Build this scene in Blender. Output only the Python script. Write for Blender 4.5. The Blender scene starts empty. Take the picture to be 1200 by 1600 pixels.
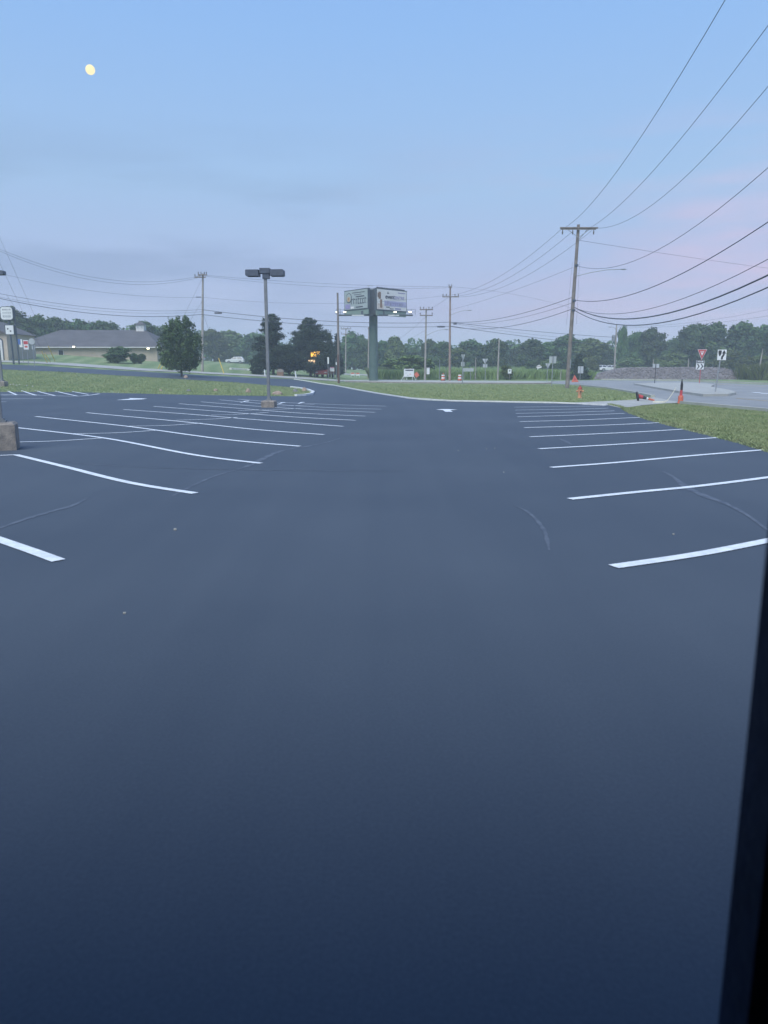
import bpy, math, random
import numpy as np
from mathutils import Vector, Matrix
random.seed(7); rng = np.random.default_rng(7)
R = math.radians
scene = bpy.context.scene
COL = scene.collection

# ------------------------------------------------------------------ camera
CAM_H = 1.75; FPX = 1150.0; PITCH = math.atan(222.0/FPX)
cam_data = bpy.data.cameras.new('camera'); cam = bpy.data.objects.new('camera', cam_data); COL.objects.link(cam)
cam.location = (0, 0, CAM_H); cam.rotation_euler = (math.pi/2-PITCH, 0, 0)
cam_data.sensor_fit = 'VERTICAL'; cam_data.sensor_height = 24; cam_data.lens = FPX/1600*24
cam_data.clip_start = .05; cam_data.clip_end = 9000
cam_data.dof.use_dof = True; cam_data.dof.focus_distance = 45; cam_data.dof.aperture_fstop = 1.8
scene.camera = cam

# ------------------------------------------------------------------ sky, sun, exposure
SUN_EL, SUN_AZ = R(3.0), R(205)          # low sun behind the camera, already soft
w = bpy.data.worlds.new('World'); scene.world = w; w.use_nodes = True
nt = w.node_tree; nt.nodes.clear(); N = nt.nodes.new; L = nt.links.new
out = N('ShaderNodeOutputWorld'); bg = N('ShaderNodeBackground'); bg.inputs['Strength'].default_value = .088
sky = N('ShaderNodeTexSky'); sky.sky_type = 'NISHITA'; sky.sun_disc = False
sky.sun_elevation = SUN_EL; sky.sun_rotation = SUN_AZ; sky.air_density = 1.0; sky.dust_density = .6; sky.ozone_density = 1.5
tc = N('ShaderNodeTexCoord'); sep = N('ShaderNodeSeparateXYZ'); L(tc.outputs['Generated'], sep.inputs[0])
ramp = N('ShaderNodeValToRGB'); L(sep.outputs['Z'], ramp.inputs[0])
def lin(c): return tuple(((v/255+.055)/1.055)**2.4 if v > 10 else v/255/12.92 for v in c)
stops = [(0.0,(188,194,220)),(.05,(182,191,222)),(.12,(170,188,222)),(.22,(164,194,228)),(.38,(147,187,235)),(.6,(124,170,237)),(1.0,(98,144,220))]
cr = ramp.color_ramp
cr.elements[0].position = 0; cr.elements[1].position = 1
for p, c in stops[1:-1]: cr.elements.new(p)
for e, (p, c) in zip(cr.elements, stops): e.position = p; e.color = (*lin(c), 1)
scl = N('ShaderNodeMix'); scl.data_type = 'RGBA'; scl.blend_type = 'MULTIPLY'; scl.inputs[0].default_value = 1
L(ramp.outputs[0], scl.inputs[6]); scl.inputs[7].default_value = (7.9,8.15,8.6,1)   # brings the ramp to the sky texture's range
mx = N('ShaderNodeMix'); mx.data_type = 'RGBA'; mx.inputs[0].default_value = .90
L(sky.outputs[0], mx.inputs[6]); L(scl.outputs[2], mx.inputs[7])
# faint streaks of dusk cloud
mp = N('ShaderNodeMapping'); mp.inputs['Scale'].default_value = (1.6,1.6,11); mp.inputs['Rotation'].default_value = (R(6),R(-8),0)
L(tc.outputs['Generated'], mp.inputs[0])
nz = N('ShaderNodeTexNoise'); nz.inputs['Scale'].default_value = 1.7; nz.inputs['Detail'].default_value = 6; nz.inputs['Roughness'].default_value = .55
L(mp.outputs[0], nz.inputs[0])
mr = N('ShaderNodeMapRange'); mr.inputs[1].default_value = .44; mr.inputs[2].default_value = .62; L(nz.outputs[0], mr.inputs[0])
zb = N('ShaderNodeMapRange'); zb.inputs[1].default_value = .34; zb.inputs[2].default_value = .10; zb.interpolation_type='SMOOTHSTEP'; L(sep.outputs['Z'], zb.inputs[0])
m2 = N('ShaderNodeMath'); m2.operation = 'MULTIPLY'; L(mr.outputs[0], m2.inputs[0]); L(zb.outputs[0], m2.inputs[1])
m3 = N('ShaderNodeMath'); m3.operation = 'MULTIPLY'; L(m2.outputs[0], m3.inputs[0]); m3.inputs[1].default_value = .62
# cloud tint: greyer to the left, pink to the right
xr = N('ShaderNodeMapRange'); xr.inputs[1].default_value = -.1; xr.inputs[2].default_value = .4; L(sep.outputs['X'], xr.inputs[0])
ct = N('ShaderNodeMix'); ct.data_type = 'RGBA'; L(xr.outputs[0], ct.inputs[0])
g = [v*8.6 for v in lin((126,150,186))]; pk = [v*8.6 for v in lin((216,190,214))]
ct.inputs[6].default_value = (*g,1); ct.inputs[7].default_value = (*pk,1)
mc = N('ShaderNodeMix'); mc.data_type = 'RGBA'; L(m3.outputs[0], mc.inputs[0]); L(mx.outputs[2], mc.inputs[6]); L(ct.outputs[2], mc.inputs[7])
pf = N('ShaderNodeMapRange'); pf.inputs[1].default_value = .24; pf.inputs[2].default_value = .06; pf.interpolation_type='SMOOTHSTEP'; L(sep.outputs['Z'], pf.inputs[0])
px2 = N('ShaderNodeMapRange'); px2.inputs[1].default_value = -.35; px2.inputs[2].default_value = .45; px2.inputs[3].default_value = .12; px2.inputs[4].default_value = .26; L(sep.outputs['X'], px2.inputs[0])
pm = N('ShaderNodeMath'); pm.operation = 'MULTIPLY'; L(pf.outputs[0], pm.inputs[0]); L(px2.outputs[0], pm.inputs[1])
mb2 = N('ShaderNodeMix'); mb2.data_type = 'RGBA'; L(pm.outputs[0], mb2.inputs[0]); L(mc.outputs[2], mb2.inputs[6]); mb2.inputs[7].default_value = (*[v*8.4 for v in lin((198,186,220))],1)
L(mb2.outputs[2], bg.inputs[0]); L(bg.outputs[0], out.inputs[0])
sd = bpy.data.lights.new('sun','SUN'); sun = bpy.data.objects.new('sun', sd); COL.objects.link(sun)
sd.energy = 2.3; sd.angle = R(50); sd.color = (.98,.98,.90)
sdir = Vector((math.sin(SUN_AZ)*math.cos(SUN_EL), math.cos(SUN_AZ)*math.cos(SUN_EL), math.sin(SUN_EL)+1.25))
sun.rotation_euler = sdir.to_track_quat('Z','Y').to_euler(); sun.location = (0,-20,30)
scene.view_settings.view_transform = 'Standard'; scene.view_settings.look = 'None'
scene.view_settings.exposure = .62; scene.view_settings.gamma = 1
scene.cycles.volume_bounces = 1; scene.cycles.max_bounces = 6
HAZE = .0013

# ------------------------------------------------------------------ terrain
def interp(v, xs, ys): return float(np.interp(v, xs, ys))
AX = [-240,-90,-51,-24,-6]; AY = [4.6,4.2,3.0,1.6,0]
SX = [15,45,99,120,201]; SY = [0,.25,1.0,1.36,1.45]
def ter(x, y):
    z = interp(x, AX, AY)*interp(y, SX, SY)
    return z + interp(y, [90,111,150,174], [0,.3,.3,1.7])*(1-interp(x,[-24,-6],[1,0]))
def ray(px, py):
    x = (px-600)/FPX; u = (800-py)/FPX
    return Vector((x, math.cos(PITCH)+u*math.sin(PITCH), -math.sin(PITCH)+u*math.cos(PITCH)))
def at(px, py):
    """where the sight line through a point of the photograph meets the terrain"""
    d = ray(px, py); y = 1.2; prev = y
    while y < 420:
        t = y/d.y
        if CAM_H+d.z*t <= ter(d.x*t, y):
            lo, hi = prev, y
            for _ in range(25):
                m = (lo+hi)/2; t = m/d.y
                if CAM_H+d.z*t <= ter(d.x*t, m): hi = m
                else: lo = m
            return Vector((d.x*hi/d.y, hi, ter(d.x*hi/d.y, hi)))
        prev = y; y *= 1.01
    y = 420; return Vector((d.x*y/d.y, y, ter(d.x*y/d.y, y)))
def P3(px, py, Y):
    d = ray(px, py); t = Y/d.y; return Vector((d.x*t, Y, CAM_H+d.z*t))
def gp(px, Y):
    """ground point on column px at depth Y"""
    d = ray(px, 578); x = d.x*Y/d.y; return Vector((x, Y, ter(x, Y)))
def ppm(Y): return FPX/Y*1.0

# ------------------------------------------------------------------ materials
def mat(name, col, rough=.8, var=.25, scale=3.0, bump=0.0, bscale=40, metal=0, spec=.5, col2=None, detail=5, emit=None, estr=0, objrand=0, wave=None, trans=0):
    m = bpy.data.materials.new(name); m.use_nodes = True; t = m.node_tree; b = t.nodes['Principled BSDF']
    b.inputs['Roughness'].default_value = rough; b.inputs['Metallic'].default_value = metal
    b.inputs['Specular IOR Level'].default_value = spec
    c2 = col2 if col2 else tuple(max(0,v*(1-var)) for v in col)
    tcn = t.nodes.new('ShaderNodeTexCoord'); n = t.nodes.new('ShaderNodeTexNoise')
    n.inputs['Scale'].default_value = scale; n.inputs['Detail'].default_value = detail; n.inputs['Roughness'].default_value = .65
    t.links.new(tcn.outputs['Object'], n.inputs[0])
    r = t.nodes.new('ShaderNodeMapRange'); r.inputs[1].default_value = .35; r.inputs[2].default_value = .65
    t.links.new(n.outputs[0], r.inputs[0])
    x = t.nodes.new('ShaderNodeMix'); x.data_type = 'RGBA'; t.links.new(r.outputs[0], x.inputs[0])
    x.inputs[6].default_value = (*col,1); x.inputs[7].default_value = (*c2,1); src = x.outputs[2]
    if objrand:
        oi = t.nodes.new('ShaderNodeObjectInfo'); hs = t.nodes.new('ShaderNodeHueSaturation')
        mr_ = t.nodes.new('ShaderNodeMapRange'); mr_.inputs[3].default_value = 1-objrand; mr_.inputs[4].default_value = 1+objrand
        t.links.new(oi.outputs['Random'], mr_.inputs[0]); t.links.new(mr_.outputs[0], hs.inputs['Value'])
        mh = t.nodes.new('ShaderNodeMapRange'); mh.inputs[3].default_value = .485; mh.inputs[4].default_value = .53
        t.links.new(oi.outputs['Random'], mh.inputs[0]); t.links.new(mh.outputs[0], hs.inputs['Hue'])
        t.links.new(src, hs.inputs['Color']); src = hs.outputs[0]
    t.links.new(src, b.inputs['Base Color'])
    if bump:
        n2 = t.nodes.new('ShaderNodeTexNoise'); n2.inputs['Scale'].default_value = bscale; n2.inputs['Detail'].default_value = 3
        t.links.new(tcn.outputs['Object'], n2.inputs[0])
        bp = t.nodes.new('ShaderNodeBump'); bp.inputs['Strength'].default_value = bump; bp.inputs['Distance'].default_value = .02
        t.links.new(n2.outputs[0], bp.inputs['Height']); t.links.new(bp.outputs[0], b.inputs['Normal'])
    if emit: b.inputs['Emission Color'].default_value = (*emit,1); b.inputs['Emission Strength'].default_value = estr
    return m

M = {}
# sealcoated asphalt: fine grain, faint broad mottling, squeegee streaks
def asphalt_mat():
    m = bpy.data.materials.new('sealed_asphalt'); m.use_nodes = True; t = m.node_tree; b = t.nodes['Principled BSDF']; K = t.nodes.new; k = t.links.new
    tcn = K('ShaderNodeTexCoord')
    a = K('ShaderNodeTexNoise'); a.inputs['Scale'].default_value = .22; a.inputs['Detail'].default_value = 6; k(tcn.outputs['Object'], a.inputs[0])
    f = K('ShaderNodeTexNoise'); f.inputs['Scale'].default_value = 55; f.inputs['Detail'].default_value = 5; f.inputs['Roughness'].default_value = .75; k(tcn.outputs['Object'], f.inputs[0])
    mp_ = K('ShaderNodeMapping'); mp_.inputs['Rotation'].default_value = (0,0,R(7.5)); mp_.inputs['Scale'].default_value = (1.6,.05,1); k(tcn.outputs['Object'], mp_.inputs[0])
    s = K('ShaderNodeTexNoise'); s.inputs['Scale'].default_value = 1.0; s.inputs['Detail'].default_value = 4; k(mp_.outputs[0], s.inputs[0])
    ad = K('ShaderNodeMath'); ad.operation='MULTIPLY_ADD'; k(s.outputs[0], ad.inputs[0]); ad.inputs[1].default_value=.45; k(a.outputs[0], ad.inputs[2])
    ad2 = K('ShaderNodeMath'); ad2.operation='MULTIPLY_ADD'; k(f.outputs[0], ad2.inputs[0]); ad2.inputs[1].default_value=1.5; k(ad.outputs[0], ad2.inputs[2])
    r = K('ShaderNodeMapRange'); r.inputs[1].default_value = 1.05; r.inputs[2].default_value = 1.85; k(ad2.outputs[0], r.inputs[0])
    x = K('ShaderNodeMix'); x.data_type='RGBA'; k(r.outputs[0], x.inputs[0]); x.inputs[6].default_value=(.036,.049,.068,1); x.inputs[7].default_value=(.074,.093,.116,1)
    k(x.outputs[2], b.inputs['Base Color'])
    rr = K('ShaderNodeMapRange'); rr.inputs[1].default_value=.9; rr.inputs[2].default_value=1.6; rr.inputs[3].default_value=.60; rr.inputs[4].default_value=.74; k(ad2.outputs[0], rr.inputs[0]); k(rr.outputs[0], b.inputs['Roughness'])
    b.inputs['Specular IOR Level'].default_value=.42
    bp = K('ShaderNodeBump'); bp.inputs['Strength'].default_value=.35; bp.inputs['Distance'].default_value=.004
    k(f.outputs[0], bp.inputs['Height']); k(bp.outputs[0], b.inputs['Normal'])
    return m
M['asphalt'] = asphalt_mat()
def grass_mat():
    m = bpy.data.materials.new('lawn'); m.use_nodes = True; t = m.node_tree; b = t.nodes['Principled BSDF']; K = t.nodes.new; k = t.links.new
    tcn = K('ShaderNodeTexCoord')
    a = K('ShaderNodeTexNoise'); a.inputs['Scale'].default_value = .35; a.inputs['Detail'].default_value = 8; a.inputs['Roughness'].default_value=.7; k(tcn.outputs['Object'], a.inputs[0])
    f = K('ShaderNodeTexNoise'); f.inputs['Scale'].default_value = 9; f.inputs['Detail'].default_value = 6; k(tcn.outputs['Object'], f.inputs[0])
    wv = K('ShaderNodeTexWave'); wv.inputs['Scale'].default_value=.16; wv.inputs['Distortion'].default_value=2.2; wv.inputs['Detail'].default_value=2; wv.bands_direction='DIAGONAL'
    mp_ = K('ShaderNodeMapping'); mp_.inputs['Rotation'].default_value=(0,0,R(35)); k(tcn.outputs['Object'], mp_.inputs[0]); k(mp_.outputs[0], wv.inputs[0])
    r = K('ShaderNodeMapRange'); r.inputs[1].default_value=.32; r.inputs[2].default_value=.68; k(a.outputs[0], r.inputs[0])
    x = K('ShaderNodeMix'); x.data_type='RGBA'; k(r.outputs[0], x.inputs[0]); x.inputs[6].default_value=(.195,.262,.120,1); x.inputs[7].default_value=(.285,.325,.170,1)
    wr = K('ShaderNodeMath'); wr.operation='MULTIPLY'; wr.inputs[1].default_value=.65; k(wv.outputs[0], wr.inputs[0])
    y = K('ShaderNodeMix'); y.data_type='RGBA'; k(wr.outputs[0], y.inputs[0]); k(x.outputs[2], y.inputs[6]); y.inputs[7].default_value=(.120,.195,.080,1)
    r2 = K('ShaderNodeMapRange'); r2.inputs[1].default_value=.3; r2.inputs[2].default_value=.7; r2.inputs[3].default_value=.7; r2.inputs[4].default_value=1.25; k(f.outputs[0], r2.inputs[0])
    hs = K('ShaderNodeHueSaturation'); k(r2.outputs[0], hs.inputs['Value']); k(y.outputs[2], hs.inputs['Color'])
    k(hs.outputs[0], b.inputs['Base Color']); b.inputs['Roughness'].default_value=.95; b.inputs['Specular IOR Level'].default_value=.15
    bp = K('ShaderNodeBump'); bp.inputs['Strength'].default_value=.7; bp.inputs['Distance'].default_value=.08; k(f.outputs[0], bp.inputs['Height']); k(bp.outputs[0], b.inputs['Normal'])
    return m
M['grass'] = grass_mat()
M['blade'] = mat('grass_blades',(.215,.275,.130),.8,scale=.6,col2=(.30,.33,.18),spec=.2)
M['paint'] = mat('white_marking_paint',(.82,.85,.86),.6,scale=9,col2=(.60,.63,.66),bump=.15,bscale=60,detail=9)
M['scuff'] = mat('scuffed_asphalt',(.115,.135,.165),.7,scale=5,col2=(.055,.070,.095))
M['yellowline'] = mat('yellow_marking_paint',(.55,.38,.10),.7,scale=4,col2=(.40,.30,.14))
M['road'] = mat('worn_road',(.30,.30,.29),.85,scale=.35,col2=(.22,.225,.225),bump=.2,bscale=50)
M['concrete'] = mat('concrete_paving',(.42,.42,.38),.85,scale=.8,col2=(.34,.33,.30),bump=.2,bscale=25)
M['oldconcrete'] = mat('weathered_concrete',(.32,.28,.24),.9,scale=5,col2=(.17,.155,.145),bump=.7,bscale=30)
M['kerb'] = mat('painted_kerb',(.72,.73,.72),.8,scale=3,col2=(.55,.56,.55))
M['greymetal'] = mat('galvanised_metal',(.32,.34,.36),.5,scale=5,metal=.4,var=.2)
M['lampdark'] = mat('sky_tinted_bronze',(.085,.105,.145),.5,scale=5,var=.3,metal=.2)  # bronze with the sky's bluish reflection put into its base colour
M['lamppole'] = mat('grey_lamp_pole',(.22,.235,.25),.5,scale=3,var=.25,metal=.3)
M['lens'] = mat('lamp_glass',(.35,.36,.38),.2,scale=5)
M['wood'] = mat('weathered_pole_wood',(.25,.215,.19),.9,scale=2,col2=(.15,.13,.12),bump=.6,bscale=18)
M['woodpale'] = mat('pale_pole_wood',(.38,.35,.32),.9,scale=2,col2=(.26,.24,.22),bump=.5,bscale=18)
M['woodred'] = mat('reddish_pole_wood',(.34,.25,.21),.9,scale=2,col2=(.22,.16,.14),bump=.5,bscale=18)
M['wire'] = mat('cable_rubber',(.075,.085,.11),.6,scale=5)
M['porcelain'] = mat('insulator_porcelain',(.10,.09,.09),.3,scale=5)
M['green'] = mat('green_painted_steel',(.070,.115,.105),.5,scale=1.5,col2=(.09,.14,.125))
M['bbdark'] = mat('billboard_frame',(.075,.095,.12),.6,scale=2)
M['bbwhite'] = mat('billboard_vinyl_white',(.74,.72,.70),.6,scale=.6,var=.08)
M['bbgrey'] = mat('billboard_vinyl_grey',(.36,.42,.42),.6,scale=.6,var=.15)
M['bbskirt'] = mat('billboard_skirt',(.22,.30,.26),.6,scale=1)
M['inkd'] = mat('dark_print',(.06,.065,.09),.6)
M['inkp'] = mat('purple_print',(.30,.27,.48),.6)
M['inkb'] = mat('brown_print',(.30,.19,.13),.6)
M['inkr'] = mat('red_print',(.55,.10,.07),.6)
M['inkw'] = mat('white_print',(.75,.75,.75),.6)
M['inko'] = mat('tan_print',(.55,.38,.22),.6)
M['signwhite'] = mat('sign_white',(.72,.74,.74),.5,var=.08)
M['signred'] = mat('sign_red',(.50,.06,.07),.5,var=.15)
M['signback'] = mat('sign_back_aluminium',(.46,.49,.50),.45,metal=.2,var=.15)
M['black'] = mat('black_rubber',(.025,.025,.03),.7)
M['orange'] = mat('safety_orange',(.62,.15,.09),.6,var=.2)
M['blue'] = mat('sign_blue',(.06,.14,.42),.5)
M['yellow'] = mat('yellow_plastic',(.72,.52,.08),.6,var=.2)
M['tape'] = mat('barrier_tape',(.80,.76,.62),.6)
M['hydrant'] = mat('hydrant_orange_paint',(.66,.33,.19),.55,scale=8,var=.3)
M['hydrantred'] = mat('hydrant_red_paint',(.42,.07,.05),.55,scale=8,var=.3)
M['boulder'] = mat('sandstone_boulder',(.40,.30,.23),.95,scale=3,col2=(.22,.17,.14),bump=.9,bscale=9)
M['bouldergrey'] = mat('grey_boulder',(.25,.24,.24),.95,scale=3,col2=(.14,.14,.15),bump=.9,bscale=9)
M['gravel'] = mat('crushed_stone',(.20,.18,.18),.95,scale=1.5,col2=(.11,.10,.10),bump=1,bscale=3)
M['stone'] = mat('rubble_stones',(.27,.245,.245),.95,scale=2.2,col2=(.14,.125,.125))
M['bark'] = mat('bark',(.09,.075,.065),.95,scale=6,bump=.8,bscale=12)
M['leafA'] = mat('leaves_green',(.090,.145,.050),.75,scale=.45,col2=(.040,.072,.030),objrand=.38,spec=.25)
M['leafB'] = mat('leaves_olive',(.150,.195,.062),.75,scale=.45,col2=(.075,.108,.038),objrand=.38,spec=.25)
M['needle'] = mat('conifer_needles',(.050,.078,.048),.8,scale=.8,col2=(.028,.046,.032),objrand=.15,spec=.2)
M['reed'] = mat('tall_crop_leaves',(.26,.36,.14),.8,scale=.25,col2=(.17,.26,.11),spec=.2)
M['scrub'] = mat('scrub_leaves',(.17,.23,.11),.85,scale=.5,col2=(.11,.15,.075),spec=.2)
M['roof'] = mat('asphalt_shingle_roof',(.115,.11,.115),.9,scale=.5,col2=(.080,.075,.080),bump=.5,bscale=6)
M['wall'] = mat('tan_wall',(.48,.41,.33),.85,scale=1,var=.12)
M['trim'] = mat('white_trim',(.62,.62,.62),.7,var=.1)
M['glass'] = mat('dark_window_glass',(.03,.035,.045),.12,var=.3,spec=.8)
M['carwhite'] = mat('white_car_paint',(.66,.67,.69),.3,var=.05)
M['carred'] = mat('red_car_paint',(.20,.03,.03),.35,var=.1)
M['cardark'] = mat('dark_car_paint',(.035,.038,.045),.35,var=.1)
M['chrome'] = mat('alloy_rim',(.45,.46,.48),.35,metal=.8)
M['jamb'] = mat('dark_painted_frame',(.010,.018,.042),.55,scale=4,var=.4,bump=.3,bscale=20,spec=.2)
M['lampon'] = mat('lit_lamp',(.9,.85,.6),.4,emit=(1,.88,.55),estr=5)
M['lamponcool'] = mat('lit_floodlight',(.9,.9,.75),.4,emit=(1,.97,.72),estr=1.8)
M['signlit'] = mat('lit_yellow_sign',(.8,.5,.1),.5,scale=2,emit=(1,.50,.06),estr=1.3)
M['signlit2'] = mat('lit_cream_sign',(.8,.6,.4),.5,scale=2,emit=(1,.66,.36),estr=1.1)
M['moon'] = mat('moon_surface',(.15,.13,.08),.9,scale=.05,emit=(1,.84,.46),estr=.72)

# ------------------------------------------------------------------ mesh building
class MB:
    def __init__(s): s.v = []; s.f = []
    def add(s, vs, fs):
        o = len(s.v); s.v += [tuple(v) for v in vs]; s.f += [tuple(i+o for i in f) for f in fs]; return s
    def box(s, c, d, rot=None):
        x,y,z = d[0]/2,d[1]/2,d[2]/2
        b = min(x,y,z)*.12
        vs = []
        for sx in (-1,1):
            for sy in (-1,1):
                for sz in (-1,1): vs.append(Vector((sx*x,sy*y,sz*z)))
        if rot is not None: vs = [rot@v for v in vs]
        vs = [v+Vector(c) for v in vs]
        return s.add(vs, [(0,1,3,2),(4,6,7,5),(0,4,5,1),(2,3,7,6),(0,2,6,4),(1,5,7,3)])
    def tube(s, p0, p1, r0, r1=None, n=8, caps=True):
        r1 = r0 if r1 is None else r1; p0=Vector(p0); p1=Vector(p1); d=(p1-p0).normalized()
        a = d.cross(Vector((0,0,1)) if abs(d.z)<.9 else Vector((1,0,0))).normalized(); b = d.cross(a)
        vs=[]; 
        for p,r in ((p0,r0),(p1,r1)):
            for i in range(n):
                t=2*math.pi*i/n; vs.append(p+a*math.cos(t)*r+b*math.sin(t)*r)
        fs=[(i,(i+1)%n,n+(i+1)%n,n+i) for i in range(n)]
        if caps: fs += [tuple(range(n-1,-1,-1)), tuple(range(n,2*n))]
        return s.add(vs,fs)
    def path(s, pts, r, n=6):
        pts=[Vector(p) for p in pts]; vs=[]; k=len(pts)
        for j,p in enumerate(pts):
            d=(pts[min(j+1,k-1)]-pts[max(j-1,0)]).normalized()
            a = d.cross(Vector((0,0,1)) if abs(d.z)<.95 else Vector((1,0,0))).normalized(); b=d.cross(a)
            rr = r[j] if isinstance(r,(list,tuple)) else r
            for i in range(n):
                t=2*math.pi*i/n; vs.append(p+a*math.cos(t)*rr+b*math.sin(t)*rr)
        fs=[]
        for j in range(k-1):
            for i in range(n): fs.append((j*n+i,j*n+(i+1)%n,(j+1)*n+(i+1)%n,(j+1)*n+i))
        fs += [tuple(range(n-1,-1,-1)), tuple(range((k-1)*n,k*n))]
        return s.add(vs,fs)
    def lathe(s, prof, n=14, c=(0,0,0)):
        vs=[]
        for r,z in prof:
            for i in range(n):
                t=2*math.pi*i/n; vs.append((c[0]+r*math.cos(t),c[1]+r*math.sin(t),c[2]+z))
        fs=[]
        for j in range(len(prof)-1):
            for i in range(n): fs.append((j*n+i,j*n+(i+1)%n,(j+1)*n+(i+1)%n,(j+1)*n+i))
        fs += [tuple(range(n-1,-1,-1)), tuple(range((len(prof)-1)*n,len(prof)*n))]
        return s.add(vs,fs)
    def prism(s, poly, y0, y1):
        """outline in x,z pushed from y0 to y1"""
        n=len(poly); vs=[(x,y0,z) for x,z in poly]+[(x,y1,z) for x,z in poly]
        fs=[tuple(range(n)),tuple(range(2*n-1,n-1,-1))]+[(i,i+n,(i+1)%n+n,(i+1)%n) for i in range(n)]
        return s.add(vs,fs)
    def build(s, name, m, parent=None, smooth=False, loc=None):
        me = bpy.data.meshes.new(name); me.from_pydata(s.v, [], s.f); me.update()
        if smooth:
            for p in me.polygons: p.use_smooth = True
        me.materials.append(m); return link(name, me, parent, loc)
def link(name, me, parent=None, loc=None):
    o = bpy.data.objects.new(name, me); COL.objects.link(o)
    if parent is not None: o.parent = parent
    if loc is not None: o.location = loc
    return o
def tag(o, label=None, cat=None, group=None, kind=None):
    if label: o['label'] = label
    if cat: o['category'] = cat
    if group: o['group'] = group
    if kind: o['kind'] = kind
    return o
def thing(name, loc, label, cat, group=None, rz=0):
    o = bpy.data.objects.new(name, None); COL.objects.link(o); o.location = loc; o.rotation_euler = (0,0,rz); o.empty_display_size=.2
    return tag(o, label, cat, group)
def copy_tree(o, parent=None):
    c = o.copy(); COL.objects.link(c); c.parent = parent
    for ch in list(o.children): copy_tree(ch, c)
    return c

# ------------------------------------------------------------------ ground sheets
GX = [-1500,-900,-500,-300,-240,-200]+list(range(-180,181,3))+[200,300,500,900,1500]
GY = [-400,-200,-100,-50]+list(range(-30,211,3))+[240,300,400,600,1000,1500]
def build_ground():
    nx=len(GX); v=[(x,y,ter(x,y)) for y in GY for x in GX]
    f=[(j*nx+i,j*nx+i+1,(j+1)*nx+i+1,(j+1)*nx+i) for j in range(len(GY)-1) for i in range(nx-1)]
    me=bpy.data.meshes.new('grass_ground'); me.from_pydata(v,[],f); me.materials.append(M['grass'])
    for p in me.polygons: p.use_smooth=True
    return tag(link('grass_ground',me),kind='structure')
build_ground()
import bmesh
def sheet(name, pts, m, off, parent=None, kind='structure', grid=True, thick=0):
    """a flat outline (world x,y) laid on the terrain, cut along the terrain's grid"""
    bm = bmesh.new(); vs=[bm.verts.new((p[0],p[1],0)) for p in pts]; bm.faces.new(vs)
    bmesh.ops.triangulate(bm, faces=bm.faces[:])
    xs=[p[0] for p in pts]; ys=[p[1] for p in pts]
    if grid:
        for g_ in GX:
            if min(xs)<g_<max(xs): bmesh.ops.bisect_plane(bm, geom=bm.verts[:]+bm.edges[:]+bm.faces[:], plane_co=(g_,0,0), plane_no=(1,0,0))
        for g_ in GY:
            if min(ys)<g_<max(ys): bmesh.ops.bisect_plane(bm, geom=bm.verts[:]+bm.edges[:]+bm.faces[:], plane_co=(0,g_,0), plane_no=(0,1,0))
    if thick:
        bmesh.ops.recalc_face_normals(bm, faces=bm.faces[:])
        ret = bmesh.ops.extrude_face_region(bm, geom=bm.faces[:])
        top=[e for e in ret['geom'] if isinstance(e,bmesh.types.BMVert)]
        for v in bm.verts: v.co.z = ter(v.co.x,v.co.y)+off-.05
        for v in top: v.co.z += .05+thick
        bmesh.ops.recalc_face_normals(bm, faces=bm.faces[:])
    else:
        for v in bm.verts: v.co.z = ter(v.co.x,v.co.y)+off
        for f_ in bm.faces:
            f_.normal_update()
            if f_.normal.z<0: f_.normal_flip()
    me=bpy.data.meshes.new(name); bm.to_mesh(me); bm.free(); me.materials.append(m)
    o=link(name,me,parent)
    if parent is None and kind: o['kind']=kind
    return o
def px(*ps): return [tuple(at(*p)[:2]) for p in ps]
def smooth(P_, n=6):
    o=[]; k=len(P_)
    for i in range(k-1):
        p0=P_[max(i-1,0)]; p1=P_[i]; p2=P_[i+1]; p3=P_[min(i+2,k-1)]
        for j in range(n):
            t=j/n; o.append(.5*((2*p1)+(p2-p0)*t+(2*p0-5*p1+4*p2-p3)*t*t+(3*p1-p0-3*p2+p3)*t**3))
    return o+[P_[-1]]
def ribbon(name, pts, width, m, off, parent=None, kind=None, thick=0, ends=None):
    """a painted strip, kerb or scuff of even width along world points"""
    pts=[Vector((p[0],p[1])) for p in pts]; fine=[]
    if len(pts)==3 or (parent is not None and len(pts)>2): pts=smooth(pts)
    for a,b in zip(pts,pts[1:]):
        n=max(1,int((b-a).length/1.5)); fine += [a.lerp(b,i/n) for i in range(n)]
    fine.append(pts[-1]); pts=fine; k=len(pts); Lf=[];Rt=[]
    for j,p in enumerate(pts):
        d=(pts[min(j+1,k-1)]-pts[max(j-1,0)]).normalized(); nrm=Vector((-d.y,d.x))
        wd = width*(ends(j/(k-1)) if ends else 1)/2
        Lf.append(p+nrm*wd); Rt.append(p-nrm*wd)
    mb=MB(); z=lambda q: ter(q.x,q.y)+off
    v=[(q.x,q.y,z(q)+thick) for q in Lf]+[(q.x,q.y,z(q)+thick) for q in Rt]
    f=[(j+k,j+1+k,j+1,j) for j in range(k-1)]
    if thick:
        v+=[(q.x,q.y,z(q)-.04) for q in Lf]+[(q.x,q.y,z(q)-.04) for q in Rt]
        f+=[(j,j+1,j+1+2*k,j+2*k) for j in range(k-1)]+[(j+k,j+3*k,j+1+3*k,j+1+k) for j in range(k-1)]
        f+=[(0,2*k,3*k,k),(k-1,2*k-1,4*k-1,3*k-1)]
    mb.add(v,f); o=mb.build(name,m,parent)
    if kind: o['kind']=kind
    return o

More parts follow.
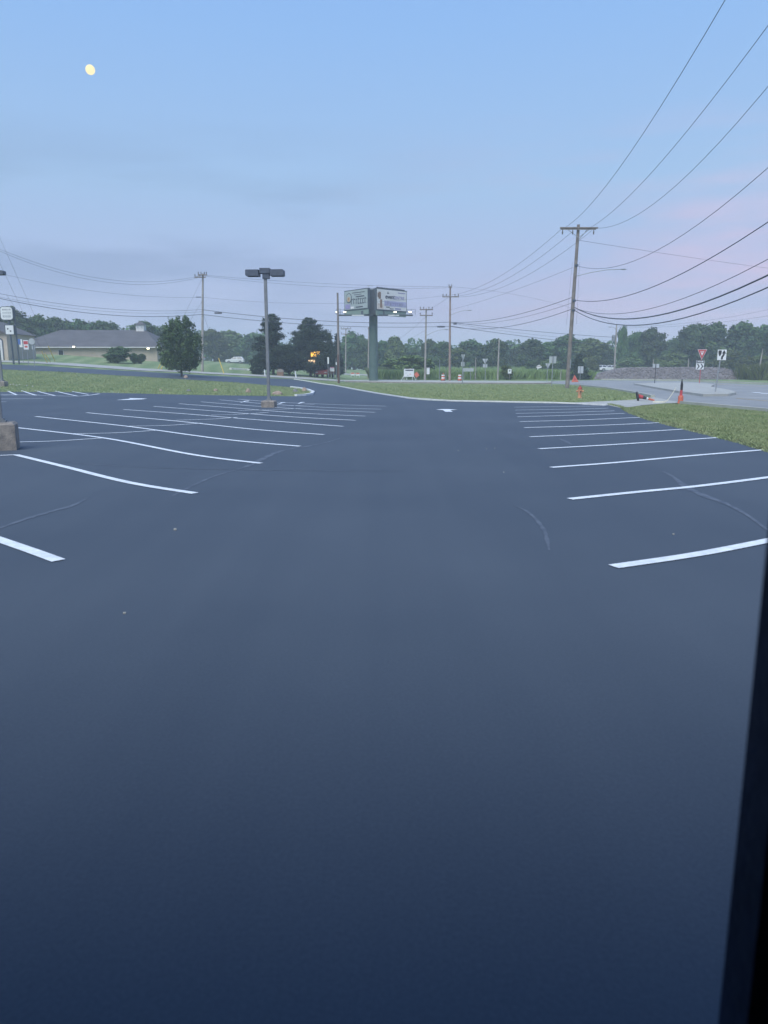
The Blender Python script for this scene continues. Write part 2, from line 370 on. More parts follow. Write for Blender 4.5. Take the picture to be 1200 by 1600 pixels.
right_edge = px((1200,706),(1160,693),(1110,680),(1050,665),(1010,654),(985,645),(968,637),(950,633))
far_edge = px((900,631.5),(800,629.5),(700,627.5),(660,625.5),(630,622),(600,617.5),(560,610.5),(520,602.5),(480,596.5),(455,592.5))
drive_far = px((400,590.5),(317,586.5),(250,582.5),(120,575.5),(60,571.5),(0,569.5),(-120,564))
drive_near = px((-120,571.5),(0,577.5),(100,581.5),(200,588),(300,594),(370,598),(420,602.5),(455,605.5),(478,609),(490,613.5),(489,616.5),(478,618.8),(455,619.6))
island_near = px((400,619),(300,617.5),(200,615),(100,613),(0,613),(-120,613))
lot_pts = [(13.2,8),(11.0,-14),(-46,-14),(-46,20)] + list(reversed(island_near)) + list(reversed(drive_near)) + list(reversed(drive_far)) + list(reversed(far_edge)) + list(reversed(right_edge))
lot = sheet('parking_lot', lot_pts, M['asphalt'], .02)

# roundabout approach, main road and walks
road_near = px((1500,672),(1330,655),(1200,642.5),(1130,636.5),(1060,629.5),(1040,625.5),(1020,620),(990,613.5),(950,606.8),(900,601.5),(860,599.3))
road_far = px((840,596.4),(870,595.6),(940,594.2),(1060,595.5),(1200,601.5),(1330,606),(1500,612))
sheet('roundabout_road', road_near+road_far, M['road'], .02)
w_top = px((-120,560),(0,563.5),(60,565.5),(120,568.5),(200,574),(215,575.5),(317,581.5),(400,585.8),(480,590),(600,593.8),(720,595.2),(840,596.0),(862,596.5))
w_bot = px((862,598.2),(840,599.0),(720,598.6),(600,597.6),(540,596.2),(480,593.2),(400,588.3),(317,584.2),(215,579.3),(120,572.5),(60,568.3),(0,566),(-120,562))
sheet('main_road', w_top+w_bot, M['concrete'], .05)
ribbon('kerb_main_road', px((540,597.2),(600,598.4),(720,599.6),(820,600.2),(862,600)), .35, M['oldconcrete'], .03, kind='structure', thick=.12)
sheet('far_road', px((520,582.5),(560,584.6),(600,586.8),(690,591.3),(690,592.3),(600,588.6),(560,586.4),(520,584.2)), M['concrete'], .04)
ribbon('kerb_far_side', px((940,593.6),(1060,594.8),(1200,600.6),(1330,605),(1500,611)), .3, M['concrete'], .03, kind='structure', thick=.14)
ribbon('kerb_roundabout', px((1500,673),(1330,656),(1200,643.4),(1130,637.2),(1066,631)), .3, M['concrete'], .03, kind='structure', thick=.12)
ribbon('kerb_corner', px((1020,620.8),(990,614.3),(950,607.4),(900,602.1)), .25, M['concrete'], .03, kind='structure', thick=.12)
sheet('footpath', px((860,631.3),(900,629.9),(930,628.4),(985,625.8),(1010,623.3),(1022,621.2),(1044,626),(1066,630.3),(1038,631.5),(1005,634),(985,637),(968,638.3),(950,634.2),(900,632.2)), M['concrete'], .035)
ribbon('kerb_lot_edge', px((460,592.8),(480,596),(520,602.2),(560,610),(590,615.6),(640,623.3),(700,627.4),(800,629.3),(860,630.5),(900,632),(948,634.2)), .15, M['kerb'], .03, kind='structure', thick=.06)
ribbon('kerb_island', px((455,605.8),(468,607.4),(482,610.4),(489.5,613.8),(487,617),(476,618.8),(462,619.4)), .22, M['kerb'], .03, kind='structure', thick=.11)
ribbon('kerb_strip', px((360,577.2),(385,578.6),(396,579.6),(412,580.6)), .5, M['kerb'], .03, kind='structure', thick=.2)
isl = sheet('splitter_island', px((990,601.3),(1030,599.9),(1070,600.0),(1104,601.2),(1116,603.5),(1110,606.5),(1120,609),(1142,613),(1150,617),(1138,619.3),(1098,620),(1060,614.5),(1022,607.5)), M['concrete'], .02, thick=.16)
# edge line and lane marks on the roundabout road
ribbon('lane_line', px((1150,623),(1180,625.5),(1240,631)), .15, M['yellowline'], .03, kind='structure')
ribbon('edge_line', px((1010,598.3),(1060,598.9),(1120,600.2),(1200,604.6)), .3, M['yellowline'], .03, kind='structure')
ribbon('yield_mark', px((1180,613.5),(1186,614.3)), .6, M['paint'], .03, kind='structure')
ribbon('yield_mark', px((1192,615),(1198,615.8)), .6, M['paint'], .03, kind='structure')

# painted markings, parts of the lot
def line(pts, wd=.13, name='stall_line'): return ribbon(name, px(*pts), wd, M['paint'], .028, lot)
right_lines = [
 ((958,889.5),(1100,868),(1240,840)), ((890,782.5),(1000,771),(1100,761),(1240,743)), ((861,732.5),(960,725),(1080,714),(1195,704.5)),
 ((842,703),(940,697.5),(1040,691),(1124,685)), ((828,684),(920,680),(1010,675.5),(1072,671.6)), ((819,669.5),(900,667.2),(980,664),(1034,661.4)),
 ((812,660),(900,657.5),(1003,653.2)), ((808,652.3),(880,650.3),(976,647)), ((806,647),(880,645.3),(960,642.9)), ((805,641.7),(880,640.4),(950,638.8)), ((804,637),(870,636.2),(944,635))]
for l in right_lines: line(l)
left_lines = [
 ((92,880),(40,861),(-60,826)), ((305,773.5),(200,756),(100,731),(25,712.5)), ((408,726),(300,712),(160,685.5),(22,669)),
 ((469,699),(350,688),(200,667.5),(56,651.8)), ((506,680.5),(400,672.5),(280,659.5),(135,645.8)), ((536,667.5),(420,658.5),(300,648.5),(193,640.8)),
 ((556,658),(450,652),(340,643.5),(240,635.8)), ((571,651.3),(470,646.5),(380,639.5),(280,631.6)), ((586,645.3),(490,641),(400,635.5),(314,628.6)),
 ((596,640.3),(500,637),(343,625.4)), ((603,635.5),(520,632.8),(440,629.5),(372,624.5))]
for l in left_lines: line(l)
for l in [((25,712.5),(-80,717)), ((20,692.5),(90,690.5),(160,686)), ((108,679.2),(180,677.8),(248,673.5)), ((200,667.3),(260,666),(316,662.3)), ((275,657.8),(330,656),(372,653.2)),
          ((330,649.6),(380,648.2),(420,645.2)), ((372,642.6),(430,640.8),(470,638.8)), ((412,636.4),(450,635.2),(492,633))]: line(l, .10, 'zigzag_line')
for l in [((-30,615.8),(20,617),(62,617.6)), ((-30,617.4),(0,618.2),(26,617.6)), ]: line(l,.12,'hatch_line')
# hatched bay far left
hat=[((12,611.3),(26,617.5)),((34,611.0),(56,618.2)),((55,610.9),(86,618.8)),((86,611.5),(120,619.3)),((112,612.0),(138,617))]
for a,b in hat: line((a,b),.14,'hatch_line')
line(((-40,617.6),(56,618.3),(120,619.7),(156,615.8)),.14,'hatch_line')
line(((-40,624.4),(68,623.6)),.12); line(((-40,628.6),(10,628.6)),.12)
line(((140,613.2),(186,613.6)),.1)
def arrow(c, ang, s=1.0):
    c=at(*c); pts=[(-.08,-1.2),(.08,-1.2),(.08,.2),(.42,.2),(0,1.2),(-.42,.2),(-.08,.2)]
    q=[(c.x+s*(x*math.cos(ang)-y*math.sin(ang)), c.y+s*(x*math.sin(ang)+y*math.cos(ang))) for x,y in pts]
    return sheet('arrow_marking', q, M['paint'], .03, lot, grid=False)
def cross_arrow(c, wpx, kind=0):
    c=at(*c); s=wpx/ppm(c.y)/2
    if kind==0: pts=[(-s,0),(-s*.4,-.35),(-s*.4,-1.6),(s*.25,-1.6),(s*.25,-.35),(s,0),(s*.3,.5),(-s*.3,.5)]
    else: pts=[(-s,.9),(-s*.5,.1),(-s*.85,-1.5),(s*.2,-1.0),(s*.95,-.3),(s,.7),(0,.25)]
    return sheet('arrow_marking', [(c.x+x,c.y+y) for x,y in pts], M['paint'], .03, lot, grid=False)
cross_arrow((698,641.2),34,0); cross_arrow((209,624.2),30,1)
for c in ((385,627.6),(442,630.0),(472,629.6)): cross_arrow(c,9,0)
# scuffs and squeegee tracks in the sealer
taper=lambda t: .35+.65*math.sin(math.pi*min(1,max(0,t)))
for pts,wd in [(((270,777),(330,748),(385,731),(412,718),(440,706),(480,699),(512,692),(533,685.5)),.14),(((-10,832),(40,814),(80,802),(112,793),(136,781.5)),.10),
            (((80,722),(160,728),(250,733),(400,736.5),(520,737.5),(630,738.5)),.05),(((1032,737),(1050,746),(1072,763),(1100,777),(1130,788),(1165,806),(1205,836)),.13),
            (((802,792),(822,801),(838,815),(850,832),(855,849),(858,863)),.06),(((872,686),(884,691),(894,697)),.10)]:
    ribbon('scuff_mark', px(*pts), wd, M['scuff'], .0235, lot, ends=lambda t: taper(t)*(.55+.6*random.random()))
for c,s in (((787,740),.03),((773,702),.03),((1052,838),.03),((274,831),.05),((195,963),.03),((716,706),.03),((760,703),.03)):
    p=at(*c); b=MB(); b.box((p.x,p.y,.02+s*.2),(s*.6,s*.4,s*.35)); b.build('grit_chip',M['concrete'],lot)

# ------------------------------------------------------------------ dark jamb of the doorway the camera stands in
jt = thing('door_frame',(.643,1.06,0),'dark door frame edge standing close at the right of the view','door frame')
b=MB(); b.box((.02,0,1.45),(.13,.12,2.9)); b.build('jamb',M['jamb'],jt)
b=MB(); b.box((-.052,-.035,1.45),(.022,.05,2.88)); b.build('door_stop',M['jamb'],jt)
wl = thing('shading_shell',(0,0,0),'unseen shop front and roof around the camera, shaped to shade the near asphalt','building')  # out of view; walls, header and roof added to darken the nearest asphalt
for x0,x1 in ((-9,-1.9),(2.6,9)):
    b=MB(); b.box(((x0+x1)/2,1.07,1.45),(x1-x0,.2,2.9)); b.build('wall_panel',M['wall'],wl)
b=MB(); b.box((0,1.07,2.72),(18,.22,.36)); b.build('header',M['wall'],wl)
b=MB(); b.box((0,-4.5,2.95),(18.6,11.3,.1)); b.build('roof',M['roof'],wl)
b=MB(); b.box((0,-10,1.45),(18,.2,2.9)); b.build('rear_wall',M['wall'],wl)
for x in (-9.1,9.1): b=MB(); b.box((x,-4.4,1.45),(.2,11,2.9)); b.build('side_wall',M['wall'],wl)

# ------------------------------------------------------------------ parking lot lamps
def light_pole(loc, h, label, base=(.62,.62,.42), heads=(-1,1), rz=0, reach=.5):
    t = thing('parking_lot_light', loc, label, 'light pole', 'parking lot lights', rz)
    b=MB(); bw,bd,bh=base; c=.05
    b.add([(sx*(bw/2),sy*(bd/2),-.1) for sx,sy in ((-1,-1),(1,-1),(1,1),(-1,1))]+[(sx*(bw/2),sy*(bd/2),bh-c) for sx,sy in ((-1,-1),(1,-1),(1,1),(-1,1))]+[(sx*(bw/2-c),sy*(bd/2-c),bh) for sx,sy in ((-1,-1),(1,-1),(1,1),(-1,1))],
          [(0,1,5,4),(1,2,6,5),(2,3,7,6),(3,0,4,7),(4,5,9,8),(5,6,10,9),(6,7,11,10),(7,4,8,11),(8,9,10,11),(3,2,1,0)])
    b.build('concrete_base',M['oldconcrete'],t)
    b=MB(); b.box((0,0,bh+.02),(.28,.28,.04)); b.box((0,0,bh+.06),(.2,.2,.05)); b.build('anchor_plate',M['lamppole'],t)
    b=MB(); b.box((0,0,(h+bh)/2+.03),(.13,.13,h-bh-.05)); b.build('pole',M['lamppole'],t)
    b=MB(); b.box((0,0,h+.09),(.46,.34,.22)); b.box((.04,0,h-.14),(.30,.24,.24)); b.build('bracket',M['lampdark'],t)
    for s in heads:
        b=MB(); b.box((s*.25,0,h),(.2,.08,.09)); b.build('arm',M['lampdark'],t)
        b=MB(); b.prism([(s*.27,-.15),(s*.83,-.15),(s*.87,-.11),(s*.87,.10),(s*.84,.13),(s*.27,.13)],-.24,.24)
        b.v=[(x,y,z+h) for x,y,z in b.v]; hd=b.build('lamp_head',M['lampdark'],t)
        b=MB(); b.box((s*.54,0,h-.14),(.5,.36,.02)); b.build('lens',M['lens'],hd)
    return t
p=at(420.5,637); light_pole(p, 200/ppm(p.y)*1.0, 'grey two headed light pole on a square concrete base beside the parking lines', heads=(-1,1), rz=R(-4), base=(.62,.62,.34))
p=at(-8,706); light_pole(p+Vector((-.02,.35,0)), 6.3, 'light pole on a chipped concrete base at the left edge of the lot', heads=(-1,), rz=R(20), base=(.66,.66,.62))
p=at(4,604); light_pole(p, 168/ppm(p.y), 'light pole on the grass island at the far left edge', heads=(-1,1), rz=R(0), base=(.55,.55,.38))

# ------------------------------------------------------------------ utility poles
def upole(x, ybase, xtop, ytop, Y=None, label='', m='wood', r=.15, cross=(), lamp=None, extra=None, Yuse=None):
    """cross: list of (y pixel, half width in px, braces, insulators)"""
    base = at(x,ybase) if Y is None else gp(x,Y)
    Y = base.y; top = P3(xtop,ytop,Y); h = top.z-base.z; lean=(top.x-base.x)
    t = thing('utility_pole', base, label, 'utility pole', 'utility poles along the roads')
    b=MB(); b.path([(lean*k,0,h*k-(.3 if k==0 else 0)) for k in (0,.25,.5,.75,1)],[r,r*.93,r*.85,r*.76,r*.68],10); b.build('pole',M[m],t,smooth=False)
    def lx(z): return lean*z/h
    for (cy,hl,hr,br,ins) in cross:
        z = P3(x,cy,Y).z-base.z; a=-hl/ppm(Y); c=hr/ppm(Y); cx=lx(z)
        b=MB(); b.box((cx+(a+c)/2,-r-.06,z),(c-a,.12,.14)); b.build('crossarm',M['wood'],t)
        if br:
            b=MB()
            for s,e in ((-1,a),(1,c)):
                if abs(e)>.4: b.tube((cx+e*.6,-r-.06,z-.07),(cx,-r-.02,z-.75),.025,n=5)
            b.build('brace',M['greymetal'],t)
        for q in ins:
            d=q/ppm(Y); b=MB(); sg = -1 if br==2 else 1
            b.lathe([(.03,0),(.03,.08*sg),(.075,.12*sg),(.055,.18*sg),(.07,.24*sg),(.03,.32*sg)] if sg>0 else [(.03,-.42),(.07,-.34),(.05,-.28),(.08,-.2),(.05,-.14),(.03,0)],8,(cx+d,-r-.06,z+(.07 if sg>0 else -.07)))
            b.build('insulator',M['porcelain'],t)
    if lamp:
        (y0,x1,y1)=lamp; z0=P3(x,y0,Y).z-base.z; e=P3(x1,y1,Y); ex=e.x-base.x; ez=e.z-base.z; sx=lx(z0)
        b=MB(); s=1 if ex>0 else -1
        b.path([(sx,-.05,z0),(sx+(ex-sx)*.35,-.1,z0+(ez-z0)*.55),(sx+(ex-sx)*.7,-.12,z0+(ez-z0)*.92),(ex,-.12,ez)],.035,6); ar=b.build('lamp_arm',M['greymetal'],t)
        b=MB(); b.lathe([(.02,-.34),(.10,-.2),(.13,0),(.11,.2),(.04,.32)],8); b.v=[(ex+s*.3+zz*s,-.12+yy,ez+xx*.5) for xx,yy,zz in b.v]; b.build('lamp_head',M['greymetal'],t)
    if extra: extra(t,lx,h,base,Y)
    return t, base
zA={}
def extraA(t,lx,h,base,Y):
    for yy in (415,470,485): z=P3(890,yy,Y).z-base.z; b=MB(); b.box((lx(z)+.05,-.16,z),(.30,.12,.20)); b.build('cable_clamp',M['lampdark'],t)
    b=MB(); z=P3(890,366,Y).z-base.z; b.tube((lx(z),-.16,z-.6),(lx(z)+.85,-.2,z+.45),.03,n=5); b.build('diagonal_brace',M['greymetal'],t)
    b=MB(); z1=P3(890,570,Y).z-base.z; b.tube((lx(z1)+.12,-.14,z1-.3),(lx(z1)+.12,-.14,z1+.5),.06,n=6); b.build('conduit',M['greymetal'],t)
    b=MB()
    for dx in (-.5,.45): 
        z0=P3(890,410,Y).z-base.z; b.tube((lx(z0)+dx*.7,-.1,z0),(lx(z0-6)+dx,-.1,z0-5.6),.008,n=4)
    b.build('bonding_wire',M['wire'],t)
PA,bA = upole(886,607,904,351,label='tallest wooden utility pole with wide crossarm and street lamp beside the lawn',r=.20,
  cross=[(357,28,28,0,()),(358.5,27,25,2,(-24,-9,22))],lamp=(432,968,421),extra=extraA)
for nm in ():pass
PB,bB = upole(702.5,595.5,703.5,447,label='tall reddish utility pole between two orange drums with crossarm and lamp',m='woodred',r=.17,
  cross=[(449,2.5,2.5,0,(-2,2)),(464,12,13,0,(-11,-6,7,12))],lamp=(493,730,485))
def boxC(t,lx,h,base,Y):
    b=MB(); z=P3(664,580,Y).z-base.z; b.box((.42,-.2,z),(.42,.3,.85)); b.box((.42,-.2,z+.46),(.48,.36,.07)); b.build('meter_box',M['signwhite'],t)
PC,bC = upole(664,594.5,666,482,label='utility pole with two crossarms behind the white construction board',m='woodpale',r=.16,
  cross=[(484,10,10,0,(-9,-4,4,9)),(493,9.5,10,0,(-9,9))],lamp=(525,694,515),extra=boxC)
def riser(t,lx,h,base,Y):
    b=MB(); b.tube((lx(0)-.05,-.2,0),(lx(3.6)-.05,-.18,3.6),.10,n=8); b.build('riser_pipe',mat('rusty_riser',(.16,.09,.07),.8),t)
PD,bD = upole(529.5,599,527.5,457.5,label='wooden pole without crossarms left of the billboard, brown pipe at its foot',m='wood',r=.17,extra=riser)
PE,bE = upole(540,586,540.5,512.5,label='distant pale pole with two crossarms between the plain wooden pole and the billboard column',m='woodpale',r=.15,
  cross=[(514,7.5,7.5,0,(-7,-3,3,7)),(522,7,7,0,(-7,7))],Y=160)
PF,bF = upole(575.3,589,576.3,511,label='pale pole standing just left of the green billboard column',m='woodpale',r=.15,Y=128,cross=[(513,1.5,4,0,(2,))])
def topG(t,lx,h,base,Y):
    b=MB(); z=P3(317,464.5,Y).z-base.z; b.box((0,-.18,z),(.65,.1,.1)); b.build('cable_bracket',M['lampdark'],t)
PG,bG = upole(316,580.5,317,427.5,label='utility pole standing on the rise beside the leafy round tree',m='woodpale',r=.17,
  cross=[(430,7,7,0,(-6,-2,3,6)),(433.5,12,5,0,(-11,-4))],extra=topG)
def trans(t,lx,h,base,Y):
    z=P3(961,530,Y).z-base.z; b=MB()
    b.lathe([(.1,0),(.28,.03),(.3,.1),(.3,1.0),(.26,1.08),(.08,1.12)],10,(-.5,-.1,z-.4)); b.build('transformer',M['greymetal'],t)
PH,bH = upole(960,581,963.5,507,label='utility pole with transformer rising behind the gravel mound',m='woodpale',r=.16,Y=128,lamp=(516,956,511),cross=(),extra=trans)
PI,bI = upole(778,596,780,530,label='bare leaning pole without wires at the edge of the tall crop',m='woodpale',r=.13,Y=109)
for (x,yb,xt,yt,lab,rr) in [(743,596,743.5,558,'short grey post right of the green guide sign',.07),(687,594,687,562,'short grey post left of the reddish utility pole',.05),(697,595,697,575,'yellowish marker post at the foot of the reddish utility pole',.05),
    (876,598,877,577,'thin pale marker post beside the tall pole',.06),(1185,596,1192,545,'tall thin pale post at the right edge among reeds',.10),(1021,577,1021,561,'pale pointed post on top of the gravel mound left half',.10),(1076,577,1076,560,'pale pointed post on top of the gravel mound near the yield sign',.10)]:
    Y = 112 if yb>590 else 124
    base=gp(x,Y); top=P3(xt,yt,Y); b=MB()
    b.path([(0,0,-.1),((top.x-base.x)*.6,0,(top.z-base.z)*.6),(top.x-base.x,0,top.z-base.z)],[rr*1.2,rr,rr*.5],7)
    b.build('marker_post',M['woodpale'] if rr>=.06 else M['greymetal'],None,loc=base); tag(COL.objects[-1],lab,'post')

# ------------------------------------------------------------------ wires
def wire(P, Q, via, r, label, ext=0, sag=None, name='overhead_wire'):
    """a sagging wire from P to Q whose sag is read off the points it passes"""
    P=Vector(P); Q=Vector(Q); H=Vector((Q.x-P.x,Q.y-P.y)); n=Vector((-H.y,H.x))
    S=[];Z=[]
    for v in via:
        d=ray(*v); den=n.x*d.x+n.y*d.y; t=(n.x*P.x+n.y*P.y)/den
        x,y,z=d.x*t,d.y*t,CAM_H+d.z*t; s=((x-P.x)*H.x+(y-P.y)*H.y)/H.length_squared
        if .03<s<.97: S.append(s); Z.append(z-(P.z+(Q.z-P.z)*s))
    k = (sum(z*s*(1-s) for s,z in zip(S,Z))/sum((s*(1-s))**2 for s in S)) if S else -(4*sag if sag else 0)
    pts=[]; N_=26; smax=1+ext
    for i in range(N_+1):
        s=smax*i/N_
        z = P.z+(Q.z-P.z)*s+k*s*(1-s) if s<=1 else Q.z+(Q.z-P.z-k)*(s-1)
        pts.append((P.x+(Q.x-P.x)*s,P.y+(Q.y-P.y)*s,z))
    b=MB(); b.path(pts,r,5); return tag(b.build(name,M['wire']),label,'wire','overhead wires')
YA=bA.y-.3; YB=bB.y-.25; YG=bG.y-.25; YH=bH.y-.2; YD=bD.y; YC=bC.y-.25; YE=bE.y-.2
def R3(px_,py_,t): d=ray(px_,py_); return Vector((0,0,CAM_H))+d*t
# pole A towards the viewer, upper three
wire(P3(879,358,YA),R3(1133,0,25.5),[(940,293),(1000,222),(1069,117)],.014,'steepest wire, from the left end of the big crossarm past the picture top',ext=.9)
wire(P3(920,357,YA),R3(1200,40,28),[(975,316),(1040,245),(1120,141)],.014,'second high wire rising from the middle of the big crossarm to the upper right',ext=.8)
wire(P3(931,356.5,YA),R3(1200,135,33),[(965,352),(1010,328),(1090,254)],.014,'third high wire, leaving the right end of the big crossarm',ext=.7)
wire(P3(898,414,YA),R3(1200,262,33),[(935,424),(968,417),(1040,380),(1120,323)],.016,'wire passing over the street lamp head of the tallest pole',ext=.6)
wire(P3(899,469,YA),R3(1200,347,33.5),[(930,471.5),(975,464),(1040,439),(1110,403)],.026,'single dark cable sagging right from the tallest pole below its lamp',ext=.6)
wire(P3(898,481,YA),R3(1200,405,33),[(940,491),(980,490.5),(1050,471),(1120,442)],.018,'thin cable just above the two thick cables at the right',ext=.6)
wire(P3(898,480.5,YA),R3(1200,430,33),[(925,494),(970,498.5),(1040,489),(1120,463.5)],.042,'upper thick cable bundle sagging at the right of the tallest pole',ext=.6)
wire(P3(898,485,YA),R3(1200,449,33),[(925,501),(965,507.5),(1040,501),(1120,480)],.032,'lowest thick cable at the right of the tallest pole',ext=.6)
# pole A to pole B and on
wire(P3(876,359,YA),P3(692,462,YB),[(840,388),(780,432),(740,453)],.014,'left wire of three falling from the big crossarm to the reddish pole')
wire(P3(894,362,YA),P3(709,463,YB),[(850,396),(800,432),(760,451)],.014,'middle wire of three between the big crossarm and the reddish pole')
wire(P3(925,360,YA),P3(716,464,YB),[(890,385),(840,420),(790,448)],.014,'right wire of three between the big crossarm and the reddish pole')
wire(P3(895,418,YA),P3(704,484,YB),[(850,430),(790,458),(740,478)],.012,'thin wire from the middle of the tallest pole to the reddish pole')
wire(P3(893,465,YA),P3(704,503.5,YB),[(850,481),(800,493),(750,502)],.026,'upper of three cables between the tallest pole and the reddish pole')
wire(P3(892,474,YA),P3(704,505,YB),[(850,489),(800,499),(750,505)],.016,'thin middle cable between the tallest pole and the reddish pole')
wire(P3(892,483.5,YA),P3(704,510,YB),[(850,499),(790,511),(750,513)],.026,'lower of three cables between the tallest pole and the reddish pole')
wire(P3(704,503.5,YB),P3(960,527,YH),[(760,509),(830,518),(890,522)],.030,'upper cable from the reddish pole to the transformer pole')
wire(P3(704,505,YB),P3(960,533,YH),[(800,518),(890,529)],.014,'thin cable between two thicker ones running to the transformer pole')
wire(P3(704,509.5,YB),P3(960,540,YH),[(760,517),(800,523),(870,532)],.030,'lower cable from the reddish pole to the transformer pole')
wire(P3(705,448,YB),P3(960,506,YH),[(780,461),(840,470),(890,474)],.012,'faint upper wire from the top of the reddish pole to the transformer pole')
wire(P3(902,375,YA),R3(1200,419,90),[(950,382),(1020,394),(1100,405)],.014,'faint nearly level wire from the tallest pole to the right edge')
wire(P3(965,510,YH),P3(1240,475,95),[(1000,512),(1100,500)],.012,'faint wire from the transformer pole to the right edge above the trees')
wire(P3(965,512,YH),P3(1240,487,95),[(1000,514),(1100,505)],.012,'second faint wire from the transformer pole to the right edge')
# B to G long span
wire(P3(702,448,YB),P3(320,430,YG),[(600,446.5),(500,443),(400,436)],.014,'uppermost wire between the pole on the rise and the reddish pole')
wire(P3(701,449.5,YB),P3(321,431.5,YG),[(600,450),(500,448),(400,440)],.014,'second wire between the pole on the rise and the reddish pole')
wire(P3(693,462,YB),P3(317,464.5,YG),[(600,470),(500,476),(400,470)],.012,'faint middle wire between the pole on the rise and the reddish pole')
wire(P3(702,503.3,YB),P3(317,484,YG),[(640,503.8),(585,504),(530,503),(440,498),(370,490)],.032,'upper thick cable between the pole on the rise and the reddish pole')
wire(P3(702,509.8,YB),P3(317,491.5,YG),[(640,511.5),(585,511.5),(530,509.5),(440,503.5),(370,497)],.030,'lower thick cable between the pole on the rise and the reddish pole')
wire(P3(317,430,YG),P3(-60,362,78),[(250,443.5),(160,438),(80,415),(0,383)],.014,'uppermost wire from the pole on the rise to the left edge')
wire(P3(315,432.5,YG),P3(-60,364,77),[(250,445),(160,443),(80,421),(0,385)],.014,'second wire curving up from the pole on the rise to the left edge')
wire(P3(317,464.5,YG),P3(-60,412,78),[(250,467),(160,458),(80,440),(0,427)],.012,'faint middle wire from the pole on the rise to the left edge')
wire(P3(317,483.5,YG),P3(-60,446,77),[(260,486.5),(220,486.8),(150,481),(80,471),(0,458)],.018,'upper cable from the pole on the rise to the left edge')
wire(P3(317,487,YG),P3(-60,452,77),[(260,490),(220,490.5),(150,486),(80,476),(0,462)],.012,'thin cable between the two thick ones at the left edge')
wire(P3(317,491,YG),P3(-60,452,76),[(260,494),(220,494.5),(150,490),(80,482),(0,467)],.030,'lower thick cable from the pole on the rise to the left edge')
wire(P3(666,494,YC),P3(590,540,190),[(640,520),(620,530)],.014,'wire descending left from the double crossarm pole past the billboard column')
wire(P3(666,515,YC),P3(600,546,190),[(640,530)],.012,'lower wire descending left from the double crossarm pole')
wire(P3(701,464,YB),P3(668,485,YC),[(684,476)],.012,'short wire joining the reddish pole to the double crossarm pole')
# splice closures hang on the cables
for (x,y,Y,l,lab) in [(689,510.5,YB,1.1,'black splice case on the cable left of the reddish pole'),(711,506,YB,.5,'small black splice case on the cable right of the reddish pole'),(341,489,YG,1.0,'black splice case on the cable right of the pole on the rise')]:
    p=P3(x,y,Y); b=MB(); b.lathe([(.03,-l/2),(.10,-l/2+.06),(.11,0),(.10,l/2-.06),(.03,l/2)],8); b.v=[(p.x+zz,p.y+yy,p.z+xx) for xx,yy,zz in b.v]
    tag(b.build('splice_case',M['wire']),lab,'splice case','splice cases on the cables')
# guy wires with yellow guards
def guy(top, foot, gtop, lab, r=.012):
    """top: 3D point on the pole, foot: pixel of the anchor, gtop: fraction of the wire covered by the guard"""
    a=at(*foot); t=thing('guy_wire',a,lab,'guy wire','guy wires with guards'); d=Vector(top)-a
    b=MB(); b.tube((0,0,0),d,r,n=4); b.build('cable',M['wire'],t)
    b=MB(); b.tube(d*.002,d*gtop,.05,n=6); b.build('guard',M['yellow'],t)
guy(P3(316,470,bG.y),(251,577.5),.19,'guy wire with yellow guard reaching the ground between hedge and round tree')
guy(P3(315,437,bG.y),(247,576),.16,'second guy wire beside the round tree, fainter guard')
guy(P3(317.5,490,bG.y),(350,584),.26,'guy wire with yellow guard right of the pole on the rise')
guy(P3(-20,370,80),(74,567.5),.115,'longest yellow guarded guy wire right of the round sign')
guy(P3(10,460,84),(79,566),.155,'shortest of three leaning yellow guards right of the round sign')
guy(P3(-10,350,82),(86,564.5),.14,'rightmost of three leaning yellow guards near the long building')

# ------------------------------------------------------------------ billboard
bbY=bB.y+1
base=gp(583.5,bbY); bb=thing('billboard',base,'double sided V shaped billboard on a thick green column','billboard')
k=ppm(bbY); Z=lambda y: P3(583.5,y,bbY).z-base.z; X=lambda x: (x-583.5)/k
b=MB(); b.tube((0,0,-.3),(0,0,Z(478)),.62,.58,20); b.build('column',M['green'],bb)
b=MB(); b.tube((0,0,Z(572)),(0,0,Z(571)),.66,n=20); b.build('column_joint',M['green'],bb)
def panel(x0,x1,yt0,yt1,yb0,yb1,d0,d1,face,letters):
    """board from x0 (depth d0) to x1 (depth d1)"""
    A=Vector((X(x0),d0,0)); B=Vector((X(x1),d1,0)); u=(B-A); L_=u.length; u.normalize(); n=Vector((u.y,-u.x,0))
    zt=max(Z(yt0),Z(yt1))-.15; zb=min(Z(yb0),Z(yb1))+.1
    pn=bpy.data.objects.new('board',None)
    def W(s,z,o=0): return A+u*s+n*o+Vector((0,0,z))
    def slab(name,s0,s1,z0,z1,o0,o1,m,par):
        v=[W(s,z,o) for o in (o0,o1) for s,z in ((s0,z0),(s1,z0),(s1,z1),(s0,z1))]
        q=MB(); q.add(v,[(3,2,1,0),(4,5,6,7),(0,1,5,4),(1,2,6,5),(2,3,7,6),(3,0,4,7)]); return q.build(name,m,par)
    fr=slab('board',-.08,L_+.08,zb-.08,zt+.08,-.35,0,M['bbdark'],bb)
    fc=slab('poster',.05,L_-.05,zb+.05,zt-.05,.005,.04,face,fr)
    slab('skirt',.0,L_,zb-.75,zb-.1,-.2,-.05,M['bbskirt'],bb)
    letters(slab,W,A,u,n,L_,zb,zt,fr)
    return A,B,u,n,zb,zt,W,slab
